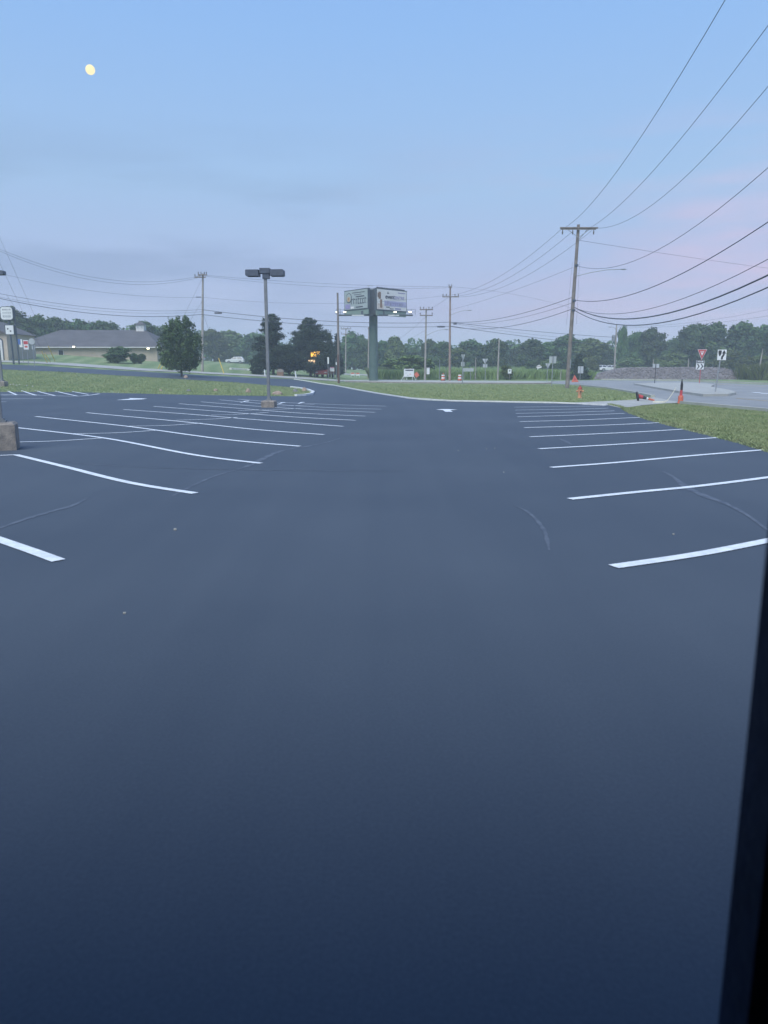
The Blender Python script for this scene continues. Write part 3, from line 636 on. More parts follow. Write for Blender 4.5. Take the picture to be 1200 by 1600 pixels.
def text_mesh(body, size, m, name, parent, origin, u, n, shear=0, bold=0):
    c=bpy.data.curves.new('t','FONT'); c.body=body; c.size=size; c.extrude=.01; c.offset=bold; c.shear=shear
    o=bpy.data.objects.new('t',c); COL.objects.link(o); bpy.context.view_layer.update()
    me=bpy.data.meshes.new_from_object(o.evaluated_get(bpy.context.evaluated_depsgraph_get())); bpy.data.objects.remove(o); me.name=name
    Mx=Matrix(((u.x,0,n.x,origin[0]),(u.y,0,n.y,origin[1]),(u.z,1,n.z,origin[2]),(0,0,0,1))); me.transform(Mx)
    me.materials.clear(); me.materials.append(m); return link(name,me,parent)
def lettersR(slab,W,A,u,n,L_,zb,zt,fr):
    H_=zt-zb
    text_mesh('event',1.0*H_*.30,M['inkd'],'lettering',fr,W(L_*.27,zb+H_*.56,.05),u,n,bold=.02)
    text_mesh('CENTRE',1.0*H_*.22,M['inkp'],'lettering',fr,W(L_*.53,zb+H_*.56,.05),u,n,bold=.008)
    slab('hat_mark',L_*.33,L_*.40,zb+H_*.80,zb+H_*.83,.04,.06,M['inkd'],fr); slab('hat_mark',L_*.345,L_*.355,zb+H_*.82,zb+H_*.90,.04,.06,M['inkd'],fr); slab('hat_mark',L_*.38,L_*.39,zb+H_*.82,zb+H_*.90,.04,.06,M['inkd'],fr)
    slab('lavender_band',L_*.24,L_*.99,zb+H_*.20,zb+H_*.46,.045,.055,mat('lavender_print',(.50,.48,.66),.6),fr)
    rr=random.Random(3); s=.27
    while s<.9:
        w_=rr.uniform(.02,.045); slab('band_letter',L_*s,L_*(s+w_*.45),zb+H_*.24,zb+H_*.38,.055,.07,M['inkp'] if rr.random()<.6 else M['inkd'],fr); slab('band_letter',L_*s,L_*(s+w_),zb+H_*.35,zb+H_*.39,.055,.07,M['inkp'],fr); s+=w_+.025
    for a,b_,c,d in ((.05,.13,.52,.85),(.10,.17,.10,.50),(.02,.08,.60,.80)): slab('photo_figure',L_*a,L_*b_,zb+H_*c,zb+H_*d,.042,.052,M['inkb'],fr)
    slab('cream_patch',L_*.02,L_*.22,zb+H_*.04,zb+H_*.30,.041,.048,mat('cream_print',(.72,.62,.55),.6),fr)
    slab('small_print',L_*.70,L_*.95,zb+H_*.86,zb+H_*.90,.042,.055,M['inkp'],fr)
    slab('swoosh',L_*.30,L_*.42,zb+H_*.13,zb+H_*.17,.042,.055,M['inkd'],fr); slab('swoosh',L_*.42,L_*.55,zb+H_*.06,zb+H_*.10,.042,.055,M['inkd'],fr)
    slab('small_print',L_*.60,L_*.80,zb+H_*.07,zb+H_*.13,.042,.055,M['inkp'],fr)
    s=.02
    while s<.97: w_=rr.uniform(.02,.06); slab('top_trim',L_*s,L_*(s+w_),zt+.02,zt+.22,-.2,-.05,M['inkd'] if rr.random()<.6 else M['bbdark'],fr); s+=w_+.03
def lettersL(slab,W,A,u,n,L_,zb,zt,fr):
    H_=zt-zb; rr=random.Random(5)
    def disc(cs,cz,r0,m,nm,o):
        q=MB(); vs=[W(cs+r0*math.cos(a),cz+r0*math.sin(a),oo) for oo in (o,o+.02) for a in [2*math.pi*i/18 for i in range(18)]]
        q.add(vs,[tuple(range(18,36))]+[(i,(i+1)%18,(i+1)%18+18,i+18) for i in range(18)]); q.build(nm,m,fr)
    disc(L_*.20,zb+H_*.62,H_*.26,M['inkd'],'emblem_ring',.041); disc(L_*.20,zb+H_*.62,H_*.22,M['bbgrey'],'emblem_field',.062)
    disc(L_*.20,zb+H_*.55,H_*.13,M['inko'],'emblem_heart',.084); disc(L_*.20,zb+H_*.58,H_*.06,M['inkb'],'emblem_core',.106)
    for a,b_,z0,z1 in ((.34,.88,.84,.88),(.42,.74,.74,.77),(.50,.86,.62,.68),(.50,.80,.08,.14)): slab('small_print',L_*a,L_*b_,zb+H_*z0,zb+H_*z1,.041,.055,M['inkd'],fr)
    s=.30
    while s<.9:
        w_=rr.uniform(.05,.08); slab('script_stroke',L_*s,L_*(s+.022),zb+H_*.28,zb+H_*rr.uniform(.52,.60),.041,.06,M['inkd'],fr); slab('script_stroke',L_*s,L_*(s+w_),zb+H_*.50,zb+H_*.55,.041,.06,M['inkd'],fr)
        if rr.random()<.6: slab('script_stroke',L_*s,L_*(s+w_),zb+H_*.27,zb+H_*.32,.041,.06,M['inkd'],fr)
        s+=w_+.03
    slab('photo_figure',L_*.04,L_*.26,zb+H_*.05,zb+H_*.30,.041,.052,M['inkp'],fr); slab('photo_figure',L_*.28,L_*.42,zb+H_*.05,zb+H_*.16,.041,.052,M['inkw'],fr)
panel(539.5,576,458,452,485,481,1.5,-2.6,M['bbgrey'],lettersL)
panel(589,634,452,459,482,487,-2.6,1.5,M['bbwhite'],lettersR)
# inner steel between the boards
b=MB(); b.box((X(582),-1.2,(Z(452)+Z(490))/2),((589-576)/k+.1,.9,Z(454)-Z(490))); b.build('centre_frame',M['bbdark'],bb)
b=MB(); 
for y in (449,454): b.box((X(579.5),-1.9,Z(y)),(.75,.05,.06))
b.box((X(576.5),-1.9,Z(452)),(.05,.05,.7)); b.build('top_rail',M['signback'],bb)
# catwalk, brackets, lamps, rails
b=MB(); b.box((X(560),-1.7,Z(494)),((588-532)/k,1.1,.14)); b.box((X(613),-1.7,Z(494)),((643-584)/k,1.1,.14)); b.build('catwalk',M['bbdark'],bb)
for s0,s1 in ((552,570),(606,622)):
    b=MB(); b.box((X((s0+s1)/2),-2.28,Z(494.5)),((s1-s0)/k,.04,.12)); b.build('walkway_panel',M['signwhite'],bb)
b=MB(); b.box((X(583),-1.0,Z(490)),(3.2,1.4,.5)); b.build('head_beam',M['bbdark'],bb)
for x0,x1 in ((529,541),(634,646)):
    b=MB()
    for xx in (x0,(x0+x1)/2,x1): b.tube((X(xx),-2.2,Z(494)),(X(xx),-2.2,Z(485)),.022,n=4)
    for yy in (485.5,489.5): b.tube((X(x0),-2.2,Z(yy)),(X(x1),-2.2,Z(yy)),.018,n=4)
    b.build('guard_rail',M['bbdark'],bb)
for x in (531,542,616,638):
    b=MB(); b.box((X(x),-3.0,Z(491)),(.5,.35,.16)); lh=b.build('floodlight',M['bbdark'],bb)
    b=MB(); b.box((X(x),-3.03,Z(491)+.11),(.42,.30,.04)); b.box((X(x),-3.19,Z(491)+.04),(.38,.03,.12)); b.build('lamp_glass',M['lamponcool'],lh)
    b=MB(); b.tube((X(x),-2.9,Z(491.5)),(X(x),-2.1,Z(494)),.03,n=5); b.build('lamp_arm',M['bbdark'],lh)

# ------------------------------------------------------------------ road signs
def sign(px0, ybase, label, plates, Y=None, postm='greymetal', pr=.035, name='road_sign', cat='road sign', ytop=None, group=None, xtop=None):
    base = at(px0,ybase) if Y is None else gp(px0,Y)
    Y=base.y; k=ppm(Y); t=thing(name,base,label,cat,group)
    zz=lambda y: P3(px0,y,Y).z-base.z
    top=zz(ytop if ytop else min(p[2] for p in plates)); lean=((xtop-px0)/k if xtop else 0)
    b=MB(); b.path([(0,.06,-.1),(lean*.5,.06,top*.5),(lean,.06,top)],pr,6); b.build('post',M[postm],t)
    for (kind,x0,y0,x1,y1,front) in plates:
        a,c=(x0-px0)/k,(x1-px0)/k; z1,z0=zz(y0),zz(y1); mx_,mz=(a+c)/2,(z0+z1)/2
        yb = .0 if front else .12
        if kind=='tri':
            def tri(s): return [(mx_-(c-a)/2*s,mz+(z1-z0)*(.5)-(1-s)*(z1-z0)*.32),(mx_+(c-a)/2*s,mz+(z1-z0)*.5-(1-s)*(z1-z0)*.32),(mx_,mz+(z1-z0)*.5-(1-s)*(z1-z0)*.32-(z1-z0)*s)]
            b=MB(); b.prism(tri(1),yb,yb+.02); pl=b.build('sign_plate',M['signwhite'] if front else M['signback'],t)
            if front:
                b=MB(); b.prism(tri(.92),yb-.006,yb-.001); b.build('red_border',M['signred'],pl)
                b=MB(); b.prism(tri(.42),yb-.012,yb-.007); b.build('white_centre',M['signwhite'],pl)
                text_mesh('YIELD',(c-a)*.11,M['signred'],'lettering',pl,Vector((mx_-(c-a)*.16,yb-.02,z1-(z1-z0)*.30)),Vector((1,0,0)),Vector((0,-1,0)),bold=.006)
        else:
            b=MB(); b.box((mx_,yb+.01,mz),(c-a,.02,z1-z0)); pl=b.build('sign_plate',M['signwhite'] if front else M['signback'],t)
            w2,h2=(c-a),(z1-z0)
            def P_(pts,m,nm): q=MB(); q.prism([(mx_+x*w2,mz+z*h2) for x,z in pts],yb-.008,yb-.001); q.build(nm,m,pl)
            if kind=='keepright':
                P_([(-.42,.42),(-.06,.42),(-.06,.18),(-.14,-.02),(-.24,-.14),(-.34,-.02),(-.42,.18)],M['black'],'median_symbol')
                P_([(-.08,-.44),(.12,-.44),(.14,-.22),(.30,-.02),(.30,.12),(.46,.12),(.22,.46),(-.02,.12),(.12,.12),(.10,.02),(-.06,-.16)],M['black'],'arrow_symbol')
            elif kind=='chevron':
                for o in (-.42,.04): P_([(o,.42),(o+.16,.42),(o+.40,0),(o+.16,-.42),(o,-.42),(o+.22,0)],M['black'],'chevron')
            elif kind=='oneway':
                q=MB(); q.box((mx_,yb-.004,mz),(w2*.94,.006,h2*.86)); q.build('black_panel',M['black'],pl)
                q=MB(); q.prism([(mx_+x*w2,mz+z*h2) for x,z in [(-.38,-.12),(.18,-.12),(.18,-.3),(.42,0),(.18,.3),(.18,.12),(-.38,.12)]],yb-.016,yb-.008); q.build('arrow_symbol',M['signwhite'],pl)
            elif kind=='redwhite':
                P_([(-.44,.40),(.44,.40),(.44,.05),(-.44,.05)],M['signred'],'red_panel'); P_([(-.3,-.1),(.3,-.1),(.3,-.3),(-.3,-.3)],M['inkr'],'print')
            elif kind=='mark':
                P_([(-.08,.3),(.1,.3),(.1,-.1),(-.08,-.1)],M['inkd'],'print'); P_([(-.2,.3),(.22,.3),(.22,.18),(-.2,.18)],M['inkd'],'print')
    return t
sign(1093,600,'red and white yield sign with double black chevron plate on a red post',[('tri',1086,546,1100.5,562,1),('oneway',1085.5,563.2,1098,567,1),('rect2',0,0,0,0,1)][:2]+[('chevron',1085.5,567.6,1097.5,577.3,1)],postm='signred',pr=.04,xtop=1093)
sign(1117.5,616,'white keep right sign with black arrow on the concrete island',[('keepright',1116,546.3,1129.5,562.6,1)],pr=.045,xtop=1122.5)
sign(1172,598,'small yield sign seen from behind at the end of the gravel mound',[('tri',1167.5,574,1177,582.5,0)],Y=112)
sign(1023,601,'small cream sign plate on a thin dark post before the gravel mound',[('rect',1018.5,568.5,1028.5,574.5,0)],postm='black',pr=.04)
sign(907,596,'white two panel sign at the dark conical bush',[('rect',903.5,572.3,911.8,583.3,0)],Y=106)
sign(862,603.5,'grey square sign seen from behind left of the tallest pole, on a tall post',[('rect',857,556.8,867.8,567.4,0)],pr=.05,postm='greymetal',xtop=862.5)
sign(855.5,598,'small inverted triangle sign back left of the tallest pole',[('tri',852,567.8,860,576,0)],Y=100)
sign(796.5,596,'small white square sign in front of the tall crop',[('mark',793.6,576.6,799.2,583.6,1)],Y=110,postm='wood')
sign(758,596,'triangle sign back with plate beneath, right of the two small posts',[('tri',753,560.5,762,568.8,0),('rect',754.2,569,760.8,574.2,0)])
sign(722.5,600,'leftmost triangle sign back above a small plate, right of the reddish pole',[('tri',720,553.8,726,563.5,0),('rect',720,565.4,725.2,572.2,0)],pr=.06)
base=gp(731.5,111); k=ppm(111); t=thing('guide_sign',base,'pale wide guide sign seen from behind on two posts','road sign')
z=lambda y: P3(731,y,111).z-base.z
b=MB(); b.box((0,0,(z(575.2)+z(580.4))/2),(16.5/k,.04,z(575.2)-z(580.4))); b.build('sign_panel',M['signback'],t)
for x in (-6.5,4): b=MB(); b.tube((x/k,.05,-.1),(x/k,.05,z(575.5)),.05,n=6); b.build('post',M['greymetal'],t)
sign(512.5,594,'narrow white edge-on sign on a post left of the plain wooden pole',[('rect',511.8,558,514.2,568.5,1)],Y=100)
sign(525.3,594,'thin marker post with a white reflector just left of the plain wooden pole',[('rect',524.6,566,526.4,570,1)],Y=100,ytop=560)
sign(54.5,564,'round sign back above a small square plate, left of the yellow guards',[('rect',52,539.5,56.5,546,0)],Y=88,ytop=529)
p=gp(54.5,88); zc=P3(53.5,533.5,88).z-p.z; b=MB(); b.tube((-.08,.02,zc),(-.08,.0,zc),.36,n=16); b.v=[(x,y,z_) for x,y,z_ in b.v]; rs=b.build('sign_disc',M['signback'],[o for o in COL.objects if o.get('label','').startswith('round sign back')][0])
sign(45,562,'red and white notice sign on a slim post at the left',[('redwhite',40.2,531.5,47.8,546,1)],Y=90)
t=sign(37,548,'blue and white notice at the left, beside the red notice',[('rect',34,530,38.6,542.5,1)],Y=97)
b=MB(); kk=ppm(97); b.box((-.25,-.01,P3(37,534,97).z-t.location.z),(.33,.02,.7)); b.build('blue_panel',M['blue'],t)

# pylon sign at far left
py_=92; base=gp(22,py_); k=ppm(py_); t=thing('pylon_sign',base,'dark pole sign with a rounded white board over a smaller white panel','sign')
z=lambda y: P3(22,y,py_).z-base.z; x=lambda v:(v-22)/k
b=MB(); b.tube((x(22.5),0,-.2),(x(21),0,z(500)),.12,n=8); b.build('pole',M['bbdark'],t)
b=MB(); b.tube((x(29.5),.2,-.2),(x(29),.2,z(480)),.10,n=8); b.build('second_pole',M['bbdark'],t)
def rrect(x0,x1,z0,z1,r,n=5):
    pts=[]
    for cx,cz,a0 in ((x1-r,z1-r,0),(x0+r,z1-r,90),(x0+r,z0+r,180),(x1-r,z0+r,270)):
        for i in range(n+1): a=R(a0+90*i/n); pts.append((cx+r*math.cos(a),cz+r*math.sin(a)))
    return pts
b=MB(); b.prism(rrect(x(10),x(29.6),z(500.6),z(479),.35),-.2,.2); bd=b.build('cabinet',M['bbdark'],t)
b=MB(); b.prism(rrect(x(11),x(28.8),z(499.6),z(480),.32),-.24,-.2); b.build('face',M['signwhite'],bd)
rr=random.Random(2)
for row,(ya,yb) in enumerate(((483,485),(488,490),(493,496))):
    s=14
    while s<26: w_=rr.uniform(1,2.4); q=MB(); q.box((x(s+w_/2),-.25,z((ya+yb)/2)),(w_/k,.02,(yb-ya)/k)); q.build('print',mat('faded_print',(.40,.40,.44),.6) if row==0 else M['signback'],bd); s+=w_+.9
b=MB(); b.box((x(21.5),0,z(515.5)),(14/k,.34,14.5/k)); bd=b.build('cabinet',M['bbdark'],t)
b=MB(); b.box((x(22),-.19,z(515.5)),(12/k,.04,13/k)); b.build('face',M['signwhite'],bd)
for xx,yy in ((19.5,514),(23.5,517.5)): q=MB(); q.box((x(xx),-.22,z(yy)),(2/k,.02,2.2/k)); q.build('print',M['inkd'],bd)
# construction board with red diamond sign
Yc=bC.y-2; base=gp(640,Yc); k=ppm(Yc); t=thing('construction_board',base,'white construction board with black heading on splayed legs','construction sign')
z=lambda y: P3(640,y,Yc).z-base.z; x=lambda v:(v-640)/k
b=MB(); b.box((x(639),0,z(582.5)),(15.5/k,.05,12/k)); pl=b.build('panel',M['signwhite'],t)
b=MB(); b.box((x(639.5),-.035,z(578.5)),(12/k,.02,1.8/k)); b.build('heading',M['inkd'],pl)
for a,c in ((635,583),(641,584.5),(637,586)): q=MB(); q.box((x(a),-.035,z(c)),(2.5/k,.02,.6/k)); q.build('print',M['inkr'] if a==641 else M['signback'],pl)
for a,c in ((632,626.5),(633,637),(645,651),(644.5,644.5),(631.5,631.5)):
    b=MB(); b.tube((x(a),.04,z(586)),(x(c),.1,-.05),.035,n=5); b.build('leg',M['signwhite'],t)
base=gp(651,Yc-.5); kk=ppm(Yc-.5); t=thing('warning_sign',base,'orange diamond warning sign tilted against the white construction board','warning sign')
zc=P3(650.5,585.5,Yc-.5).z-base.z; s=4.6/kk
b=MB(); b.prism([(-s*.9,zc+s*.2),(s*.05,zc+s),(s,zc-.15*s),(-.1*s,zc-s)],-.02,.02); pl=b.build('sign_plate',M['orange'],t)
b=MB(); b.tube((0,.05,0),(.02,.05,zc),.03,n=5); b.tube((-.35,.05,0),(.35,.05,0.02),.03,n=5); b.build('stand',M['greymetal'],t)

# orange drums
def drum(x,ybase,lab,h=.95,Y=None):
    p = gp(x,Y) if Y else at(x,ybase); t=thing('traffic_drum',p,lab,'traffic drum','orange traffic drums')
    b=MB(); b.lathe([(.36,0),(.36,.08),(.27,.1)],14); b.build('base_ring',M['black'],t)
    zs=[.1,.34,.52,.72,.88,h]; ms=['orange','signwhite','orange','signwhite','orange']
    for i,mm in enumerate(ms): r0=.27-.012*i; b=MB(); b.lathe([(r0,zs[i]),(r0-.01,zs[i+1]-.01),(r0-.014,zs[i+1])],14); b.build('band',M[mm],t)
    b=MB(); b.tube((0,0,h),(0,0,h+.08),.05,n=6); b.box((0,0,h+.14),(.16,.04,.12)); b.build('handle',M['orange'],t)
drum(692.5,596,'orange drum left of the reddish pole',.88,Y=105); drum(718.5,596.5,'orange drum right of the reddish pole, beside a sign post',.72,Y=105)
# triangle of orange near the conical bush
p=gp(899,100); t=thing('folded_sign',p,'orange triangular folded warning sign on the road beside the tall pole','warning sign')
b=MB(); b.prism([(-.45,.02),(.52,.02),(-.08,.98)],-.03,.03); b.build('panel',M['orange'],t)
b=MB(); b.tube((0,.04,.5),(.1,.5,0),.03,n=5); b.tube((0,.04,.5),(-.2,.5,0),.03,n=5); b.build('leg',M['greymetal'],t)
b=MB(); b.prism([(-.18,.3),(.2,.3),(-.05,.68)],-.05,-.032); b.build('inner_mark',M['signred'],t)
# channelizer with tape
p=at(1063,630.5); k=ppm(p.y); t=thing('channelizer_post',p,'slim dark topped orange channelizer standing at the kerb','channelizer')
b=MB(); b.lathe([(.20,0),(.20,.06),(.17,.08),(.165,.42),(.13,.46)],12); b.build('weight_base',M['orange'],t)
b=MB(); b.path([(0,0,.2),(.0,0,.5),(.01,0,.78)],[.12,.095,.08],10); b.build('lower_tube',M['signred'],t)
b=MB(); b.path([(.01,0,.78),(.01,0,1.1),(.0,0,1.3)],[.075,.085,.04],10); b.build('upper_tube',M['black'],t)
b=MB(); b.box((.0,0,1.33),(.05,.04,.14)); b.build('handle',M['black'],t); t.scale=(.8,.8,.9)
q=at(1038,630.5); r_=P3(1056,607,p.y); pts=[q+Vector((-.6,.05,.05)),q+Vector((0,0,.05)),q.lerp(r_,.35)-Vector((0,0,.10)),q.lerp(r_,.7)-Vector((0,0,.06)),r_]
b=MB(); 
for a,c in zip(pts,pts[1:]): 
    b.add([a,c,c+Vector((.01,0,.07)),a+Vector((.01,0,.07)),a+Vector((0,.008,0)),c+Vector((0,.008,0)),c+Vector((.01,.008,.07)),a+Vector((.01,.008,.07))],[(0,1,2,3),(7,6,5,4),(3,2,6,7),(0,4,5,1)])
tag(b.build('barrier_tape',M['tape']),'pale caution tape running down from the channelizer to the kerb','barrier tape')
# toppled delineator
p=at(998,627); t=thing('toppled_cone',p,'toppled orange cone with round black base lying on the footpath','traffic cone'); t.scale=(.8,.8,.8)
b=MB(); b.lathe([(.05,-.04),(.34,-.04),(.35,0),(.34,.05),(.15,.07)],18); Rm=Matrix.Rotation(R(78),3,'Y')@Matrix.Rotation(R(10),3,'X'); b.v=[tuple(Rm@Vector(v)+Vector((-.12,0,.34))) for v in b.v]; b.build('rubber_base',M['black'],t)
segs=[(0,.30,'signred',.15),(.30,.55,'cardark',.12),(.55,.68,'signwhite',.10),(.68,.95,'orange',.085),(.95,1.12,'orange',.07)]
d=Vector((1,-.1,-.26))
for a,c,mm,r0 in segs: b=MB(); b.tube(Vector((-.05,0,.36))+d*a,Vector((-.05,0,.36))+d*c,r0,r0-.02,10); b.build('cone_band',M[mm],t)

# hydrant
p=at(905.5,622.5); s=20/ppm(p.y)/.78; t=thing('fire_hydrant',p,'orange fire hydrant with red cap on the lawn','fire hydrant'); t.scale=(s,s,s)
b=MB(); b.lathe([(.17,0),(.17,.05),(.115,.06),(.11,.1),(.11,.46),(.13,.48),(.13,.52),(.12,.54)],16); b.build('barrel',M['hydrant'],t)
b=MB(); b.lathe([(.135,.54),(.13,.58),(.10,.66),(.05,.71),(.03,.72),(.03,.78)],16); b.build('bonnet',M['hydrantred'],t)
b=MB(); b.lathe([(.17,-.02),(.175,.03),(.13,.05)],16); b.build('base_flange',M['hydrantred'],t)
for sx in (-1,1): b=MB(); b.tube((sx*.09,0,.43),(sx*.20,0,.43),.055,n=10); b.tube((sx*.18,0,.43),(sx*.215,0,.43),.065,n=8); b.build('side_outlet',M['hydrant'],t)
b=MB(); b.tube((0,-.08,.40),(0,-.20,.40),.075,n=12); b.build('pumper_outlet',M['hydrant'],t)
b=MB(); b.tube((0,-.195,.40),(0,-.215,.40),.05,n=10); b.build('outlet_cap',M['black'],t)

# ------------------------------------------------------------------ boulders
def rock(name,p,sx,sy,sz,m,lab,seed=0,group='boulders on the grass island',cat='boulder'):
    bm=bmesh.new(); bmesh.ops.create_icosphere(bm,subdivisions=3,radius=1); r=random.Random(seed)
    pl=[(Vector((r.uniform(-1,1),r.uniform(-1,1),r.uniform(-.3,1))).normalized(),r.uniform(.62,.9)) for _ in range(9)]
    for v in bm.verts:
        for n,dd in pl:
            e=v.co.dot(n)-dd
            if e>0: v.co-=n*e
        v.co*=1+.05*r.uniform(-1,1); v.co=Vector((v.co.x*sx,v.co.y*sy,max(-.25,v.co.z)*sz))
    me=bpy.data.meshes.new(name); bm.to_mesh(me); bm.free(); me.materials.append(m)
    o=link(name,me,None,p+Vector((0,0,sz*.1))); o.rotation_euler=(0,0,r.uniform(0,6)); return tag(o,lab,cat,group)
def rk(x,y,wpx,hpx,m,lab,seed): p=at(x,y); k=ppm(p.y); rock('boulder',p,wpx/2/k*1.1,wpx/2/k,hpx/k*1.0,M[m],lab,seed)
rk(388,614,9,7.5,'boulder','tan boulder upright on the grass left of the two headed light pole',1)
rk(432,617,18,6,'boulder','long low reddish boulder just right of the light pole base',2)
rk(476,611.5,9,6,'boulder','pinkish boulder at the tip of the grass island',3)
rk(461,612.5,10,4.5,'bouldergrey','low dark grey boulder beside the pinkish one at the island tip',4)
rk(290,590.5,8,4,'boulder','flat tan boulder at the foot of the round tree trunk',5)
rk(295,611.5,9,3,'bouldergrey','small flat pale rock at the grass edge, near the middle of the island',6)
rk(337,611.5,8,4,'boulder','split tan rock near the grass edge between two others',7)
rk(251,611,6,2.5,'boulder','tiny pale rock at the left part of the grass edge',8)
for i,(x,y,el) in enumerate(((17,602,'pale edging stone nearest the far left light pole'),(21,601.5,'second pale edging stone right of the far left light pole'),(26,603,'third pale edging stone right of the far left light pole'),(31,602,'fourth edging stone of the pale row, before the gap'),(42,603.5,'fifth edging stone of the pale row, after the gap'),(51,604.5,'last and rightmost pale edging stone of the row on the island'))):
    p=at(x,y); k=ppm(p.y); rock('edging_stone',p,1.5/k,1.2/k,2.0/k,M['concrete'],el,20+i,'row of pale edging stones','stone')
p=gp(438,104); k=ppm(104); t=thing('doghouse',p,'small brown hut with rounded pale front beneath the pine','hut')
b=MB(); b.box((0,0,.28),(.9,.8,.56)); b.build('body',mat('brown_wood',(.24,.15,.10),.85),t)
b=MB(); b.prism([(-.5+.0,.56)]+[(-.5*math.cos(R(a)),.56+.42*math.sin(R(a))) for a in range(0,181,20)],-.42,.42); b.build('roof',M['oldconcrete'],t)

# short posts
for x,yb,xt,yt,lab in ((463,590.5,461,579.5,'short pale post leaning beside the pine trees'),(414,587,413.4,577.5,'short cream post beside the two headed light pole')):
    p=at(x,yb); k=ppm(p.y); q=P3(xt,yt,p.y); b=MB(); b.tube((0,0,-.1),q-p,.09,.07,8); tag(b.build('short_post',M['signwhite'],None,loc=p),lab,'post')

# ------------------------------------------------------------------ buildings at left
Yb=121.0; k=ppm(Yb); t=thing('long_building',(gp(140,Yb)),'long low tan building with a large dark hipped roof and white cupola','building'); bx,by,bz=t.location
X_=lambda v: P3(v,540,Yb).x-bx; Z_=lambda v: P3(140,v,Yb).z-bz
xl,xr_=X_(14),X_(249); ze,zr,zg=Z_(541.5),Z_(511.5),-1.2; dpt=16
b=MB(); b.box(((xl+xr_)/2,dpt/2,(ze+zg)/2),(xr_-xl-1.2,dpt-1.2,ze-zg)); wall_=b.build('wall',M['wall'],t)
b=MB(); hx=(205-249)/k
b.add([(xl,0,ze),(xr_,0,ze),(xr_,dpt,ze),(xl,dpt,ze),(xl+5,dpt/2,zr),(xr_+hx,dpt/2,zr),(xl,0,ze-.2),(xr_,0,ze-.2),(xr_,dpt,ze-.2),(xl,dpt,ze-.2)],
      [(0,1,5,4),(1,2,5),(2,3,4,5),(3,0,4),(0,6,7,1),(1,7,8,2),(2,8,9,3),(3,9,6,0),(9,8,7,6)]); rf=b.build('roof',M['roof'],t)
b=MB(); b.box(((xl+xr_)/2,-.06,ze-.12),(xr_-xl+.1,.1,.14)); b.build('gutter',M['trim'],rf)
cx=X_(197); b=MB(); b.box((cx,dpt/2,zr+.25),(8/k*1.6,1.3,1.2)); cu=b.build('cupola',M['trim'],t)
for d in (-.35,.35): q=MB(); q.box((cx+d,dpt/2-.66,zr+.45),(.3,.03,.4)); q.build('louvre',M['signback'],cu)
b=MB(); b.add([(cx-.85,dpt/2-.85,zr+.85),(cx+.85,dpt/2-.85,zr+.85),(cx+.85,dpt/2+.85,zr+.85),(cx-.85,dpt/2+.85,zr+.85),(cx,dpt/2,zr+1.5)],[(0,1,4),(1,2,4),(2,3,4),(3,0,4),(3,2,1,0)]); b.build('cupola_roof',M['roof'],cu)
for v0,v1,m_ in ((88,96,'glass'),):
    q=MB(); q.box((X_((v0+v1)/2),.57,ze-.95),((v1-v0)/k,.08,.9)); fr=q.build('window',M['trim'],t)
    q=MB(); q.box((X_((v0+v1)/2),.52,ze-.95),((v1-v0)/k-.14,.04,.76)); q.build('pane',M['glass'],fr)
for x_,y_ in ((116,542),(232,544.5)):
    q=MB(); q.box((X_(x_),-.16,Z_(y_)),(.42,.2,.24)); lb=q.build('wall_lamp',M['greymetal'],t)
    q=MB(); q.box((X_(x_),-.28,Z_(y_)),(.34,.05,.2)); q.build('lamp_glass',M['lampon'],lb)
# left tan building
Yl=100.0; k=ppm(Yl); g0=gp(0,Yl); t=thing('tan_house',g0,'tan gabled building with an arched opening at the far left edge','building')
X_=lambda v: P3(v,540,Yl).x-g0.x; Z_=lambda v: P3(0,v,Yl).z-g0.z; xr_=X_(11.5); xl=xr_-9
b=MB(); b.box(((xl+xr_)/2,4,(Z_(520)-.8)/2),(xr_-xl,8,Z_(520)+.8)); b.build('wall',M['wall'],t)
b=MB(); b.prism([(xl-.4,Z_(521)),(xr_+.35,Z_(521)),((xl+xr_)/2,Z_(497))],-.4,8.4); b.build('roof',M['roof'],t)
b=MB(); b.prism([(X_(-3.2),-.2)]+[(X_(0.8)+.38*-math.cos(R(a)),Z_(533)+.38*math.sin(R(a))) for a in range(0,181,20)]+[(X_(5),-.2)],-.06,.02); ar=b.build('arch_frame',M['bbdark'],t)
b=MB(); b.prism([(X_(-2.2),-.1)]+[(X_(0.8)+.26*-math.cos(R(a)),Z_(533.5)+.26*math.sin(R(a))) for a in range(0,181,20)]+[(X_(3.8),-.1)],-.1,-.062); b.build('arch_door',M['trim'],ar)
# hedges by the long building
# small white house far off
Yw=230; g0=gp(597,Yw); k=ppm(Yw); t=thing('white_house',g0,'tiny white gabled house among the trees right of the billboard column','house')
z=lambda y: P3(597,y,Yw).z-g0.z
b=MB(); b.prism([(-1.3,-.3),(1.5,-.3),(1.5,z(576)),(.4,z(565)),(-.7,z(576)),(-1.3,z(576))],0,5); b.build('wall',M['trim'],t)
b=MB(); b.prism([(.4,z(564.5)),(1.7,z(577)),(1.6,z(578)),(.4,z(566)),(-.8,z(578)),(-.9,z(577))],-.3,5.2); b.build('roof',M['signback'],t)
